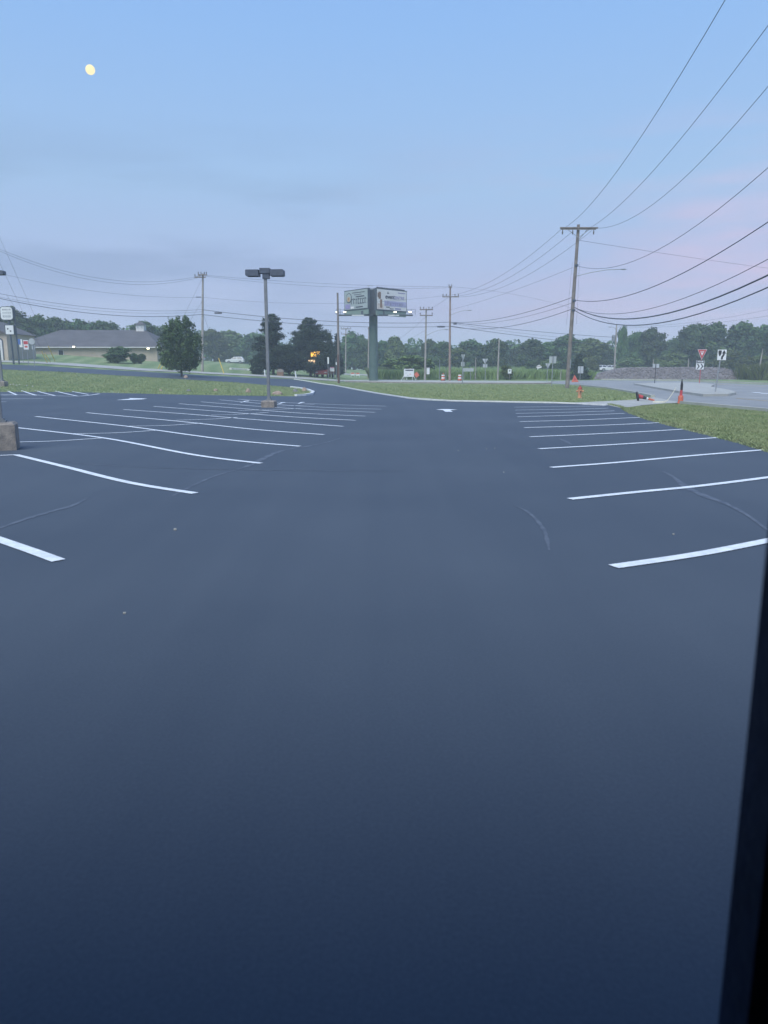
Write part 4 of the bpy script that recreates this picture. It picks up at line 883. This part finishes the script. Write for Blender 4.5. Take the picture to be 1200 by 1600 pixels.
# lit sign behind the pines
g0=gp(491,111.3); t=thing('lit_sign',g0,'glowing yellow and cream pole sign seen through the dense pine','sign'); z=lambda y: P3(491,y,111.3).z-g0.z; k=ppm(110.2)
b=MB(); b.tube((0,.3,-.2),(0,.3,z(548)),.12,n=8); b.build('pole',M['bbdark'],t)
b=MB(); b.box((2/k,0,z(553.5)),(13/k,.4,8/k)); b.build('upper_panel',M['signlit'],t)
b=MB(); b.box((-3.5/k,0,z(567)),(10/k,.4,9/k)); b.build('lower_panel',M['signlit2'],t)
g0=gp(519,112); t=thing('pink_board',g0,'small white board with a pink top right of the red truck','sign'); z=lambda y: P3(519,y,112).z-g0.z; k=ppm(112)
b=MB(); b.box((0,0,z(577)),(6.5/k,.1,6.5/k)); b.build('panel',M['signwhite'],t)
b=MB(); b.box((0,-.06,z(574.3)),(6/k,.02,1.4/k)); b.build('heading',mat('pink_print',(.55,.22,.34),.6),t)
b=MB(); b.tube((-.2,.02,0),(-.2,.02,z(580)),.04,n=5); b.tube((.2,.02,0),(.2,.02,z(580)),.04,n=5); b.build('post',M['greymetal'],t)
# low barricades near far road
for x_,l_ in ((551,'left small red and white barricade on the verge behind the wooden pole'),(559,'right small red and white barricade on the verge behind the wooden pole')):
    g0=gp(x_,150); t=thing('barricade',g0,l_,'barricade','barricades by the far road')
    for zz_,mm in ((.75,'orange'),(.45,'signwhite')): b=MB(); b.box((0,0,zz_),(.75,.06,.24)); b.build('rail',M[mm],t)
    for s in (-.32,.32): b=MB(); b.tube((s,-.05,0),(s,0,.9),.03,n=5); b.build('leg',M['signwhite'],t)

# ------------------------------------------------------------------ cars
def car(loc, rz, paint, label, kind='suv', group='vehicles in the distance'):
    t=thing('parked_car',loc,label,'car' if kind!='pickup' else 'pickup truck',group,rz)
    Lc=4.7; 
    if kind=='suv': prof=[(-2.3,.35),(2.3,.35),(2.33,.75),(2.2,1.0),(1.25,1.1),(.75,1.12),(-2.15,1.12),(-2.33,.9)]; cab=[(1.0,1.1),(.25,1.66),(-1.75,1.70),(-2.2,1.1)]; glass=[(.80,1.14),(.22,1.58),(-1.65,1.60),(-1.98,1.14)]
    elif kind=='pickup': prof=[(-2.6,.5),(2.6,.5),(2.62,1.0),(2.45,1.15),(1.2,1.22),(-2.6,1.22)]; cab=[(1.2,1.2),(.65,1.85),(-.75,1.88),(-.9,1.2)]; glass=[(1.0,1.26),(.6,1.76),(-.62,1.78),(-.72,1.26)]
    else: prof=[(-2.2,.3),(2.2,.3),(2.22,.62),(2.0,.85),(.95,.95),(-1.9,.98),(-2.22,.8)]; cab=[(.95,.94),(.2,1.40),(-1.2,1.42),(-1.85,.96)]; glass=[(.75,.98),(.17,1.34),(-1.12,1.36),(-1.58,.99)]
    def slab(pr,w0,w1):
        n=len(pr); zs=[q[1] for q in pr]; z0,z1=min(zs),max(zs); q=MB(); vs=[]
        for s in (-1,1):
            for x_,z_ in pr: vs.append((x_,s*(w0+(w1-w0)*(z_-z0)/(z1-z0)),z_))
        q.add(vs,[tuple(range(n-1,-1,-1)),tuple(range(n,2*n))]+[(i,(i+1)%n,(i+1)%n+n,i+n) for i in range(n)]); return q
    o=slab(prof,.90,.93).build('body',paint,t); md=o.modifiers.new('b','BEVEL'); md.width=.07; md.segments=2
    o=slab(cab,.88,.70).build('cabin',paint,t); md=o.modifiers.new('b','BEVEL'); md.width=.05; md.segments=2
    xs=[g_[0] for g_ in glass]; 
    for s in (-1,1):
        for f0,f1 in ((0.0,.47),(.53,1.0)):
            x1=max(xs); x0=min(xs); a=x1+(x0-x1)*f0; c=x1+(x0-x1)*f1; zb_=glass[0][1]; zt=glass[1][1]
            def ztop(xx): return min(zt, zb_+(glass[0][0]-xx)/(glass[0][0]-glass[1][0])*(zt-zb_) , zb_+(xx-glass[3][0])/(glass[2][0]-glass[3][0])*(zt-zb_))
            pts=[(a,zb_)]+[(a+(c-a)*i/6,max(zb_+.01,ztop(a+(c-a)*i/6))) for i in range(7)]+[(c,zb_)]
            zc0=min(z_ for _,z_ in cab); zc1=max(z_ for _,z_ in cab)
            yy=lambda z_: s*(.88+(.70-.88)*(z_-zc0)/(zc1-zc0)+.012)
            q=MB(); n=len(pts); q.add([(x_,yy(z_),z_) for x_,z_ in pts]+[(x_,yy(z_)-s*.03,z_) for x_,z_ in pts],[tuple(range(n)),tuple(range(2*n-1,n-1,-1))]+[(i,(i+1)%n,(i+1)%n+n,i+n) for i in range(n)]); q.build('side_window',M['glass'],t)
    q=MB(); zc=(glass[0][1]+glass[1][1])/2; q.add([(cab[0][0]-.08,-.78,cab[0][1]+.07),(cab[0][0]-.08,.78,cab[0][1]+.07),(cab[1][0]+.06,.64,cab[1][1]-.06),(cab[1][0]+.06,-.64,cab[1][1]-.06)],[(0,1,2,3)]); q.v=[(x_+.03,y_,z_+.02) for x_,y_,z_ in q.v]; q.build('windscreen',M['glass'],t)
    wx=1.42 if kind!='pickup' else 1.7; wr=.36 if kind!='pickup' else .42
    for sx in (-1,1):
        for sy in (-1,1):
            q=MB(); q.tube((sx*wx,sy*.72,wr),(sx*wx,sy*.945,wr),wr,n=16); wh=q.build('wheel',M['black'],t)
            q=MB(); q.tube((sx*wx,sy*.94,wr),(sx*wx,sy*.96,wr),wr*.62,n=12); q.build('rim',M['chrome'],wh)
    xf=max(q_[0] for q_ in prof)
    for sy in (-1,1):
        q=MB(); q.box((xf-.05,sy*.66,.82),(.14,.34,.16)); q.build('headlight',M['lens'],t)
        q=MB(); q.box((-xf+.04,sy*.72,.88),(.12,.22,.2)); q.build('tail_light',M['signred'],t)
    return t
car(gp(368,192),math.pi,M['carwhite'],'white sport utility vehicle parked in side view on the grassy rise')
car(gp(303,160),math.pi+.1,M['carwhite'],'white car partly hidden behind the round tree','sedan')
car(gp(273,150),math.pi-.1,M['carwhite'],'pale car left of the round tree trunk beside the building','sedan')
car(gp(508,113.5),R(-99),M['carred'],'dark red pickup truck facing the road beside the dense pine','pickup')
for x_,l_ in ((842,'white car half hidden under the trees left of the tallest pole'),(936,'white car under the trees between conical bush and transformer pole'),(951,'second white car next to the transformer pole foot')):
    g0=gp(x_,169); car(g0,R(170+x_%20),M['carwhite'],l_,'sedan')

# ------------------------------------------------------------------ gravel mound
def mound():
    x0,x1=P3(938,590,116).x,P3(1186,590,116).x; yc=121; nx,ny=80,26; v=[];f=[]
    prof_x=[(0,0),(.10,.62),(.2,.97),(.35,1.0),(.6,1.0),(.78,1.0),(.86,.72),(.94,.25),(1,0)]
    def hgt(u,w_):
        a=np.interp(u,[p_[0] for p_ in prof_x],[p_[1] for p_ in prof_x]); c=min(1,max(0,1-abs(w_-.5)*2)*2.6); return 1.75*a*c
    for j in range(ny+1):
        for i in range(nx+1):
            u,w_=i/nx,j/ny; x=x0+(x1-x0)*u; y=yc-6.5+13*w_
            v.append((x,y,ter(x,y)-.03+hgt(u,w_)+(random.uniform(-.05,.05) if 0<u<1 and 0<w_<1 else 0)))
    for j in range(ny):
        for i in range(nx): a=j*(nx+1)+i; f.append((a,a+1,a+nx+2,a+nx+1))
    mb=MB(); mb.add(v,f); o=mb.build('gravel_mound',M['gravel'],None); tag(o,'long flat topped mound of grey crushed stone beyond the roundabout','gravel mound')
    # loose stones over its faces
    bm=bmesh.new(); bmesh.ops.create_icosphere(bm,subdivisions=1,radius=1); sv=np.array([q.co[:] for q in bm.verts]); sf=[[q.index for q in ff.verts] for ff in bm.faces]; bm.free()
    n=5200; V=[];F=[]
    for i in range(n):
        u=random.random(); w_=random.uniform(0,.62); x=x0+(x1-x0)*u; y=yc-6.5+13*w_; h=hgt(u,w_); s=random.uniform(.05,.12)*random.choice((1,1,1,1.5))
        sc=np.array([s*random.uniform(.7,1.3),s*random.uniform(.7,1.2),s*random.uniform(.5,.9)]); th=random.uniform(0,6.28)
        rot=np.array([[math.cos(th),-math.sin(th),0],[math.sin(th),math.cos(th),0],[0,0,1]])
        q=(sv*sc*(1+.2*rng.standard_normal((len(sv),1))*.6))@rot.T+np.array([x,y,ter(x,y)+h+s*.15])
        o_=len(V); V+= [tuple(a) for a in q]; F+=[tuple(a+o_ for a in ff) for ff in sf]
    mb=MB(); mb.v=V; mb.f=F; so=mb.build('loose_stones',M['stone'],o); so['kind']='stuff'
mound()

# ------------------------------------------------------------------ vegetation
def leaf_mesh(name, centers, normals_bias, size, m, aspect=.7, jitter=.35, droop=0):
    """one small bent leaf clump (two triangles sharing an edge) for every centre"""
    n=len(centers); c=np.asarray(centers); nb=np.asarray(normals_bias)
    nrm=nb+rng.standard_normal((n,3))*jitter*2; nrm/=np.linalg.norm(nrm,axis=1,keepdims=True)+1e-9
    t=np.cross(nrm,rng.standard_normal((n,3))); t/=np.linalg.norm(t,axis=1,keepdims=True)+1e-9; bt=np.cross(nrm,t)
    s=size*rng.uniform(.55,1.35,(n,1)); a=t*s; b_=bt*s*aspect; fold=nrm*s*.25
    V=np.stack([c-a,c-b_+fold,c+a,c+b_+fold],1).reshape(-1,3)
    me=bpy.data.meshes.new(name); me.vertices.add(4*n); me.vertices.foreach_set('co',V.ravel())
    me.loops.add(4*n); me.loops.foreach_set('vertex_index',np.arange(4*n)); me.polygons.add(n)
    me.polygons.foreach_set('loop_start',np.arange(0,4*n,4)); me.polygons.foreach_set('loop_total',np.full(n,4)); me.update(); me.validate(); me.materials.append(m)
    return me
def crown_points(blobs, per, inner=.25):
    C=[];Nn=[]
    for (x,y,z,rx,ry,rz,) in blobs:
        k_=int(per*(rx*ry+ry*rz+rx*rz)/3); d=rng.standard_normal((k_,3)); d/=np.linalg.norm(d,axis=1,keepdims=True)
        lump=1+.24*np.sin(d[:,0]*7+x*5)*np.cos(d[:,1]*6+z*3)+.10*np.sin(d[:,2]*11+y*3)
        rad=np.where(rng.random(k_)<inner, rng.uniform(.3,.9,k_), rng.normal(.96,.13,k_))*lump
        C.append(d*rad[:,None]*np.array([rx,ry,rz])+np.array([x,y,z])); Nn.append(d)
    return np.concatenate(C),np.concatenate(Nn)
def limb_mesh(h, spread, r=.16, n=7, seed=0, lean=0):
    rr=random.Random(seed); b=MB(); b.path([(0,0,-.3),(lean*.2,0,h*.25),(lean*.5,.05,h*.5),(lean,0,h*.85)],[r*1.25,r,r*.7,r*.2],8)
    for i in range(n):
        a=rr.uniform(0,6.28); z0=h*rr.uniform(.28,.65); L_=spread*rr.uniform(.5,.95)
        b.path([(0,0,z0),(math.cos(a)*L_*.5,math.sin(a)*L_*.5,z0+h*.10),(math.cos(a)*L_,math.sin(a)*L_,z0+h*.22)],[r*.42,r*.25,r*.08],5)
    me=bpy.data.meshes.new('trunk'); me.from_pydata(b.v,[],b.f); me.materials.append(M['bark']); return me
# unit deciduous variants: 10 m tall, about 8 m wide
def decid(seed, m, size=.30, per=205, skirt=True):
    r=random.Random(seed); bl=[]
    for i in range(r.randint(26,34)):
        z=r.uniform(1.6 if skirt else 3,8.6); wv=math.sqrt(max(.05,1-((z-5)/5.2)**2)); a=r.uniform(0,6.28); d=r.uniform(.3,1)*2.7*wv; s=r.uniform(.55,1.5)
        bl.append((math.cos(a)*d,math.sin(a)*d,z,s*1.1,s*1.1,s*.85))
    bl.append((0,0,4.6,1.9,1.9,2.8)); bl.append((r.uniform(-1.4,1.4),0,8.5,.9,.9,1.2)); bl.append((r.uniform(-2,2),r.uniform(-1,1),7.9,1.0,1.0,1.0))
    c,n=crown_points(bl,per); return leaf_mesh('crown',c,n,size,m), limb_mesh(9,3.2,.22,seed=seed)
variants=[decid(11,M['leafA']),decid(12,M['leafB']),decid(13,M['leafA']),decid(14,M['leafB']),decid(15,M['leafA']),decid(16,M['leafA'],.24,300)]
vext=[]
for cme,_ in variants:
    co=np.empty(len(cme.vertices)*3); cme.vertices.foreach_get('co',co); co=co.reshape(-1,3)
    vext.append((np.percentile(np.abs(co[:,0]),98),np.percentile(co[:,2],99.7)))
def tree(x,ytop,Y,wpx,label,v,group='trees along the far side of the roads',name='leafy_tree'):
    g0=gp(x,Y); H_=P3(x,ytop,Y).z-g0.z; k_=ppm(Y); wx,hz=vext[v]
    t=thing(name,g0,label,'tree',group,0); 
    sx=wpx/k_/2/wx; sz=H_/hz
    a=random.uniform(0,6.28)
    for nm,me in (('crown',variants[v][0]),('trunk',variants[v][1])):
        o=link(nm,me,t); o.scale=(sx,sx*.95,sz); o.rotation_euler=(0,0,a)
    return t
DT=[(858,562,158,26,'low bush hiding the bonnet of a white car left of the tallest pole',1),(926,560,158,20,'low bush in front of the white cars right of the conical evergreen',3),(830,564,158,16,'small low bush left of the half hidden white car',4),(22,481,148,70,'dark spreading tree behind the white pole sign at far left',5),(66,494,150,34,'rounded tree behind the left end of the long roof',0),(92,497,158,42,'second tree above the long roof from the left',2),(132,501,160,46,'tree above the middle of the long roof',0),(168,503,160,40,'low tree above the roof just left of the cupola',4),
 (226,503,150,40,'tree above the right end of the roof beside the cupola',2),(262,512,170,40,'tree between the roof end and the round tree',0),(336,516,200,40,'pale green tree right of the pole on the rise',3),(362,518,212,46,'bushy tree behind the white sport utility vehicle',1),(395,521,205,44,'tree behind the pines on their left side',0),
 (553,520,190,40,'tree behind the distant double crossarm pole',0),(570,531,180,34,'tree directly left of the billboard column',2),(600,534,185,34,'tree just right of the billboard column',4),(619,527,182,28,'pointed tall tree between billboard and construction board',1),(640,545,210,36,'low hazy tree left of the double crossarm pole',0),
 (672,531,185,22,'narrow tree behind the double crossarm pole',2),(690,535,180,34,'tree left behind the reddish pole',4),(716,545,176,34,'light green tree right behind the reddish pole',3),(732,532,190,40,'rounded dark tree above the guide sign',0),(762,540,180,40,'tree above the second triangle sign',4),(777,531,178,34,'dark rounded tree behind the bare leaning pole',2),
 (808,543,200,26,'small hazy tree in the gap right of the bare pole',0),(829,531,178,36,'tall bushy tree above the square sign back',4),(856,535,184,40,'tree above the triangle sign left of the tallest pole',2),(886,525,180,44,'large tree directly behind the tallest pole',0),(921,530,176,44,'tree right of the tallest pole with light spiky top',1),(944,545,190,30,'low tree left of the transformer pole',4),
 (971,511,176,15,'very narrow tall tree beside the transformer pole',2),(991,520,178,26,'tree right of the narrow tall tree',4),(1017,514,176,36,'rounded tree above the cream sign',0),(1046,530,186,34,'low tree in the dip left of the big grove',5),(1080,508,170,44,'left tree of the tall grove above the yield sign',2),(1112,506,168,44,'tree above the keep right sign',4),(1150,505,168,52,'broadest tree of the grove above the gravel mound end',0),(1188,509,166,44,'tree at the right edge behind the thin pale post',2),(1216,507,160,44,'last tree, cut by the right edge',4),
 (1130,548,150,40,'yellow green shrubby tree low in front of the grove',3),(1165,558,145,34,'light bushy growth at the right end of the mound',1),(1198,556,140,30,'pale green bush by the right edge',3),(985,560,168,40,'low bushy tree behind the left half of the mound',1),(1050,552,160,46,'low bushy tree behind the middle of the mound',3)]
for a in DT: tree(*a)
tree(645,556,124,64,'wide low bush behind the white construction board',1,name='bush'); tree(185,542,108,36,'round dark bush on the slope before the long building',5,name='bush')
tree(212,552,110,13,'small clipped bush left of a pair by the building wall',0,name='bush'); tree(222,553,110,11,'small clipped bush right of a pair by the building wall',2,name='bush')
tree(792,571,111,16,'light green sapling at the small white square sign',3,name='bush'); tree(620,566,128,40,'low scrub bush behind the billboard column foot',3,name='bush')
tree(264,548,95,24,'small pale shrub at the left foot of the round tree',3,name='bush')
# the round tree near the drive with a visible trunk
g0=at(284,588.5); k=ppm(g0.y); H_=P3(284,497,g0.y).z-g0.z; t=thing('round_tree',g0,'dense round leafy tree with a thin dark trunk at the edge of the drive','tree')
r=random.Random(4); bl=[]; rad=32/k
cz=H_*.52; 
for i in range(60):
    a=i*2.4; ph=-.98+1.96*(i+.5)/60; zz_=cz+ph*H_*.40; ww=rad*.86*math.sqrt(max(.05,1-ph*ph))*(1.0 if ph<.1 else 1-.16*ph); d=ww*r.uniform(.72,.92); s=rad*r.uniform(.12,.28)
    bl.append((math.cos(a)*d,math.sin(a)*d,zz_,s,s,s*.9))
bl.append((0,0,cz,rad*.62,rad*.62,H_*.34))
for i in range(90):
    a=r.uniform(0,6.28); ph=r.uniform(-.8,1); ww=rad*1.02*math.sqrt(max(.03,1-ph*ph))*(1-.12*max(0,ph)); s=rad*r.uniform(.05,.10)
    bl.append((math.cos(a)*ww,math.sin(a)*ww,cz+ph*H_*.47,s*1.2,s*1.2,s*2.2))
c,n=crown_points(bl,640,.25); link('crown',leaf_mesh('crown',c,n,.10,M['leafA']),t); link('trunk',limb_mesh(H_*.85,rad*.8,.10,9,seed=9),t)

# pines and spruces: whorled boughs carrying needle tufts
def conifer(x,ytop,Y,wpx,label,seed,shape='pine',name='pine_tree',skirt=.1,dens=1.0):
    g0=gp(x,Y); k_=ppm(Y); H_=P3(x,ytop,Y).z-g0.z; Rm_=wpx/2/k_; r=random.Random(seed); t=thing(name,g0,label,'tree','pines and spruces beside the road')
    C=[];Nn=[]; lm=MB(); lm.path([(0,0,-.2),(.05,0,H_*.5),(0,0,H_*.98)],[.2,.13,.03],8)
    nb=int(110*dens)
    for i in range(nb):
        f=r.uniform(skirt,1.0); z0=f*H_*.97
        if shape=='pine': prof=np.interp(f,[0,.25,.45,.60,.66,.8,.93,1],[.85,1,.95,.62,.50,.52,.30,.06])
        elif shape=='dense': prof=np.interp(f,[0,.2,.5,.75,.9,1],[.9,1,.92,.66,.38,.10])
        else: prof=np.interp(f,[0,.15,1],[.85,1,.04])
        L_=Rm_*prof*r.uniform(.55,1.12); a=r.uniform(0,6.28); up=r.uniform(.0,.35)*L_*(1 if shape!='spruce' else -.3)
        e=np.array([math.cos(a)*L_,math.sin(a)*L_,z0+up]); s0=np.array([0,0,z0-L_*.08]); 
        lm.tube(tuple(s0),tuple(e),.035,.012,4,False)
        m_=int((26+70*L_)*1.15); u=np.sqrt(r_:=rng.random(m_))*1.0; pos=s0+(e-s0)*u[:,None]; wdt=.16+.30*L_*(.35+.65*(1-u))*.55
        pos+=rng.standard_normal((m_,3))*wdt[:,None]*np.array([.75,.75,.42]); C.append(pos); nn=np.zeros((m_,3)); nn[:,2]=.7; nn[:,0]=math.cos(a)*.6; nn[:,1]=math.sin(a)*.6; Nn.append(nn)
    c=np.concatenate(C); n=np.concatenate(Nn); link('crown',leaf_mesh('crown',c,n,.15,M['needle'],aspect=.42,jitter=.6),t)
    me=bpy.data.meshes.new('trunk'); me.from_pydata(lm.v,[],lm.f); me.materials.append(M['bark']); link('trunk',me,t)
conifer(427,489,107,66,'tall ragged pine behind the two headed light pole',1,'pine',dens=1.3)
conifer(485,495,113,74,'broad dense pine with orange light glowing through it',2,'dense',dens=1.9)
conifer(515,518,124,34,'slimmer spruce at the right shoulder of the broad pine',3,'spruce',name='spruce_tree')
conifer(527,520,126,26,'small pointed spruce touching the plain wooden pole',4,'spruce',name='spruce_tree')
conifer(401,556,103,18,'little dark spruce low on the left of the ragged pine',5,'spruce',name='spruce_tree',skirt=.02,dens=.6)
conifer(452,540,112,44,'lower dark pine filling between the two tall pines',8,'dense',dens=.9)
conifer(904,553,113,34,'dark conical evergreen beside the tallest utility pole',6,'spruce',name='conical_evergreen',skirt=.01,dens=1.2)

# woods far behind, one mass
def woods():
    pts=[];nn=[]
    for i in range(420):
        x=random.uniform(-150,175); Y=random.uniform(212,250); g_=ter(x,Y); h=random.uniform(4.0,7.6)*(1.15 if x>60 or x<-40 else 1); s=random.uniform(2.0,3.4)
        for zz_ in np.arange(1.2,h,2.0):
            kk=70; d=rng.standard_normal((kk,3)); d/=np.linalg.norm(d,axis=1,keepdims=True); pts.append(d*np.array([s,s,1.9])+np.array([x,Y,g_+zz_])); nn.append(d)
    o=link('woods',leaf_mesh('woods',np.concatenate(pts),np.concatenate(nn),.55,M['leafA'])); tag(o,'distant band of woods behind the separate trees','woods',kind='stuff')
woods()
# tall crop field
def blades(name, xy, h0, h1, wd, m, lab, cat, lean=.25):
    n=len(xy); xy=np.asarray(xy); z=np.array([ter(a,b_) for a,b_ in xy]); h=rng.uniform(h0,h1,n); th=rng.uniform(0,6.28,n)
    dx=np.cos(th)*wd; dy=np.sin(th)*wd; lx=rng.standard_normal(n)*lean*h; ly=rng.standard_normal(n)*lean*h
    V=np.zeros((n,4,3)); V[:,0]=np.c_[xy[:,0]-dx,xy[:,1]-dy,z-.02]; V[:,1]=np.c_[xy[:,0]+dx,xy[:,1]+dy,z-.02]
    V[:,2]=np.c_[xy[:,0]+lx*.5+dx*.8,xy[:,1]+ly*.5+dy*.8,z+h*.62]; V[:,3]=np.c_[xy[:,0]+lx,xy[:,1]+ly,z+h]
    me=bpy.data.meshes.new(name); me.vertices.add(4*n); me.vertices.foreach_set('co',V.ravel()); me.loops.add(4*n); me.loops.foreach_set('vertex_index',np.arange(4*n)); me.polygons.add(n)
    me.polygons.foreach_set('loop_start',np.arange(0,4*n,4)); me.polygons.foreach_set('loop_total',np.full(n,4)); me.update(); me.materials.append(m)
    return tag(link(name,me),lab,cat,kind='stuff')
xy=[(random.uniform(-1.5,31.5),112.5+52*random.random()**1.8) for _ in range(46000)]
blades('crop_field',xy,1.1,1.62,.10,M['reed'],'tall green crop in the field beyond the road','crop')
xy=[(random.uniform(-2.5,3.5),126+22*random.random()**1.6) for _ in range(7000)]
blades('tall_weeds',xy,1.3,2.1,.11,M['scrub'],'tall weeds on the verge behind the billboard column','weeds')
xy=[(random.uniform(54,64),random.uniform(108,116)) for _ in range(2500)]
blades('reeds',xy,1.0,2.6,.06,M['leafB'],'pale reeds at the right edge of the mound','reeds')
# lawn blades where the grass is near enough to show them
def inside(p,poly):
    x,y=p; c=False; j=len(poly)-1
    for i in range(len(poly)):
        xi,yi=poly[i]; xj,yj=poly[j]
        if (yi>y)!=(yj>y) and x<(xj-xi)*(y-yi)/(yj-yi)+xi: c=not c
        j=i
    return c
lawnR=px((1200,709),(1160,696),(1110,683),(1050,668),(1010,657),(985,648),(970,640),(990,637),(1040,631.5),(1066,632.5),(1130,638.5),(1200,645),(1260,652),(1330,660))+[(16.4,14.5),(14,12)]
bb_=[min(p[0] for p in lawnR),max(p[0] for p in lawnR),min(p[1] for p in lawnR),max(p[1] for p in lawnR)]
xy=[]
while len(xy)<150000:
    p=(random.uniform(bb_[0],bb_[1]), bb_[2]+(bb_[3]-bb_[2])*random.random()**1.5)
    if inside(p,lawnR): xy.append(p)
blades('lawn_grass',xy,.035,.085,.012,M['blade'],'mown grass of the lawn at the right','grass',lean=.5)
ed=[]
for poly in (right_edge,):
    for a,b_ in zip(poly,poly[1:]):
        L_=math.dist(a,b_); 
        for i in range(int(L_*160)): s=random.random(); ed.append((a[0]+(b_[0]-a[0])*s+random.uniform(-.03,.12),a[1]+(b_[1]-a[1])*s+random.gauss(0,.03)))
blades('edge_grass',ed,.05,.13,.012,M['blade'],'ragged grass fringe along the right edge of the lot','grass',lean=.6)
lawnC=px((470,592.5),(520,601),(560,609),(600,616),(640,622),(700,626),(800,628),(900,629),(985,625),(1012,621),(990,615),(950,608),(900,603),(860,601.5),(720,600.8),(600,599.6),(540,598.5))
cb=[min(p[0] for p in lawnC),max(p[0] for p in lawnC),min(p[1] for p in lawnC),max(p[1] for p in lawnC)]; xy=[]
while len(xy)<60000:
    p=(random.uniform(cb[0],cb[1]), cb[2]+(cb[3]-cb[2])*random.random()**1.4)
    if inside(p,lawnC): xy.append(p)
blades('centre_grass',xy,.04,.10,.022,M['blade'],'mown grass of the lawn between lot and main road','grass',lean=.5)
isl_poly=list(drive_near[1:])+list(island_near[:-1])
xy=[]; bx0=[min(p[0] for p in isl_poly),max(p[0] for p in isl_poly),min(p[1] for p in isl_poly),max(p[1] for p in isl_poly)]
while len(xy)<50000:
    p=(random.uniform(bx0[0],bx0[1]),random.uniform(bx0[2],bx0[3]))
    if inside(p,isl_poly): xy.append(p)
blades('island_grass',xy,.04,.10,.02,M['blade'],'mown grass of the island left of the lot','grass',lean=.5)

# ------------------------------------------------------------------ moon
d=ray(141,109).normalized(); D=3000; r0=D*6.2/FPX*.93
bm=bmesh.new(); bmesh.ops.create_uvsphere(bm,u_segments=32,v_segments=20,radius=r0)
me=bpy.data.meshes.new('moon'); bm.to_mesh(me); bm.free(); me.materials.append(M['moon']); [setattr(p_,'use_smooth',True) for p_ in me.polygons]
o=link('moon',me,None,Vector((0,0,CAM_H))+d*D); tag(o,'pale yellow moon high at the upper left','moon')

# ------------------------------------------------------------------ haze
if HAZE:
    hm=bpy.data.materials.new('haze_air'); hm.use_nodes=True; t=hm.node_tree; t.nodes.clear()
    vo=t.nodes.new('ShaderNodeVolumePrincipled'); oo=t.nodes.new('ShaderNodeOutputMaterial'); t.links.new(vo.outputs[0],oo.inputs['Volume'])
    vo.inputs['Color'].default_value=(.86,.95,1,1); vo.inputs['Density'].default_value=HAZE; vo.inputs['Anisotropy'].default_value=.1
    b=MB(); b.box((0,550,16),(3100,2000,36)); o=b.build('haze',hm); o['kind']='stuff'; tag(o,'thin evening haze in the air','haze')
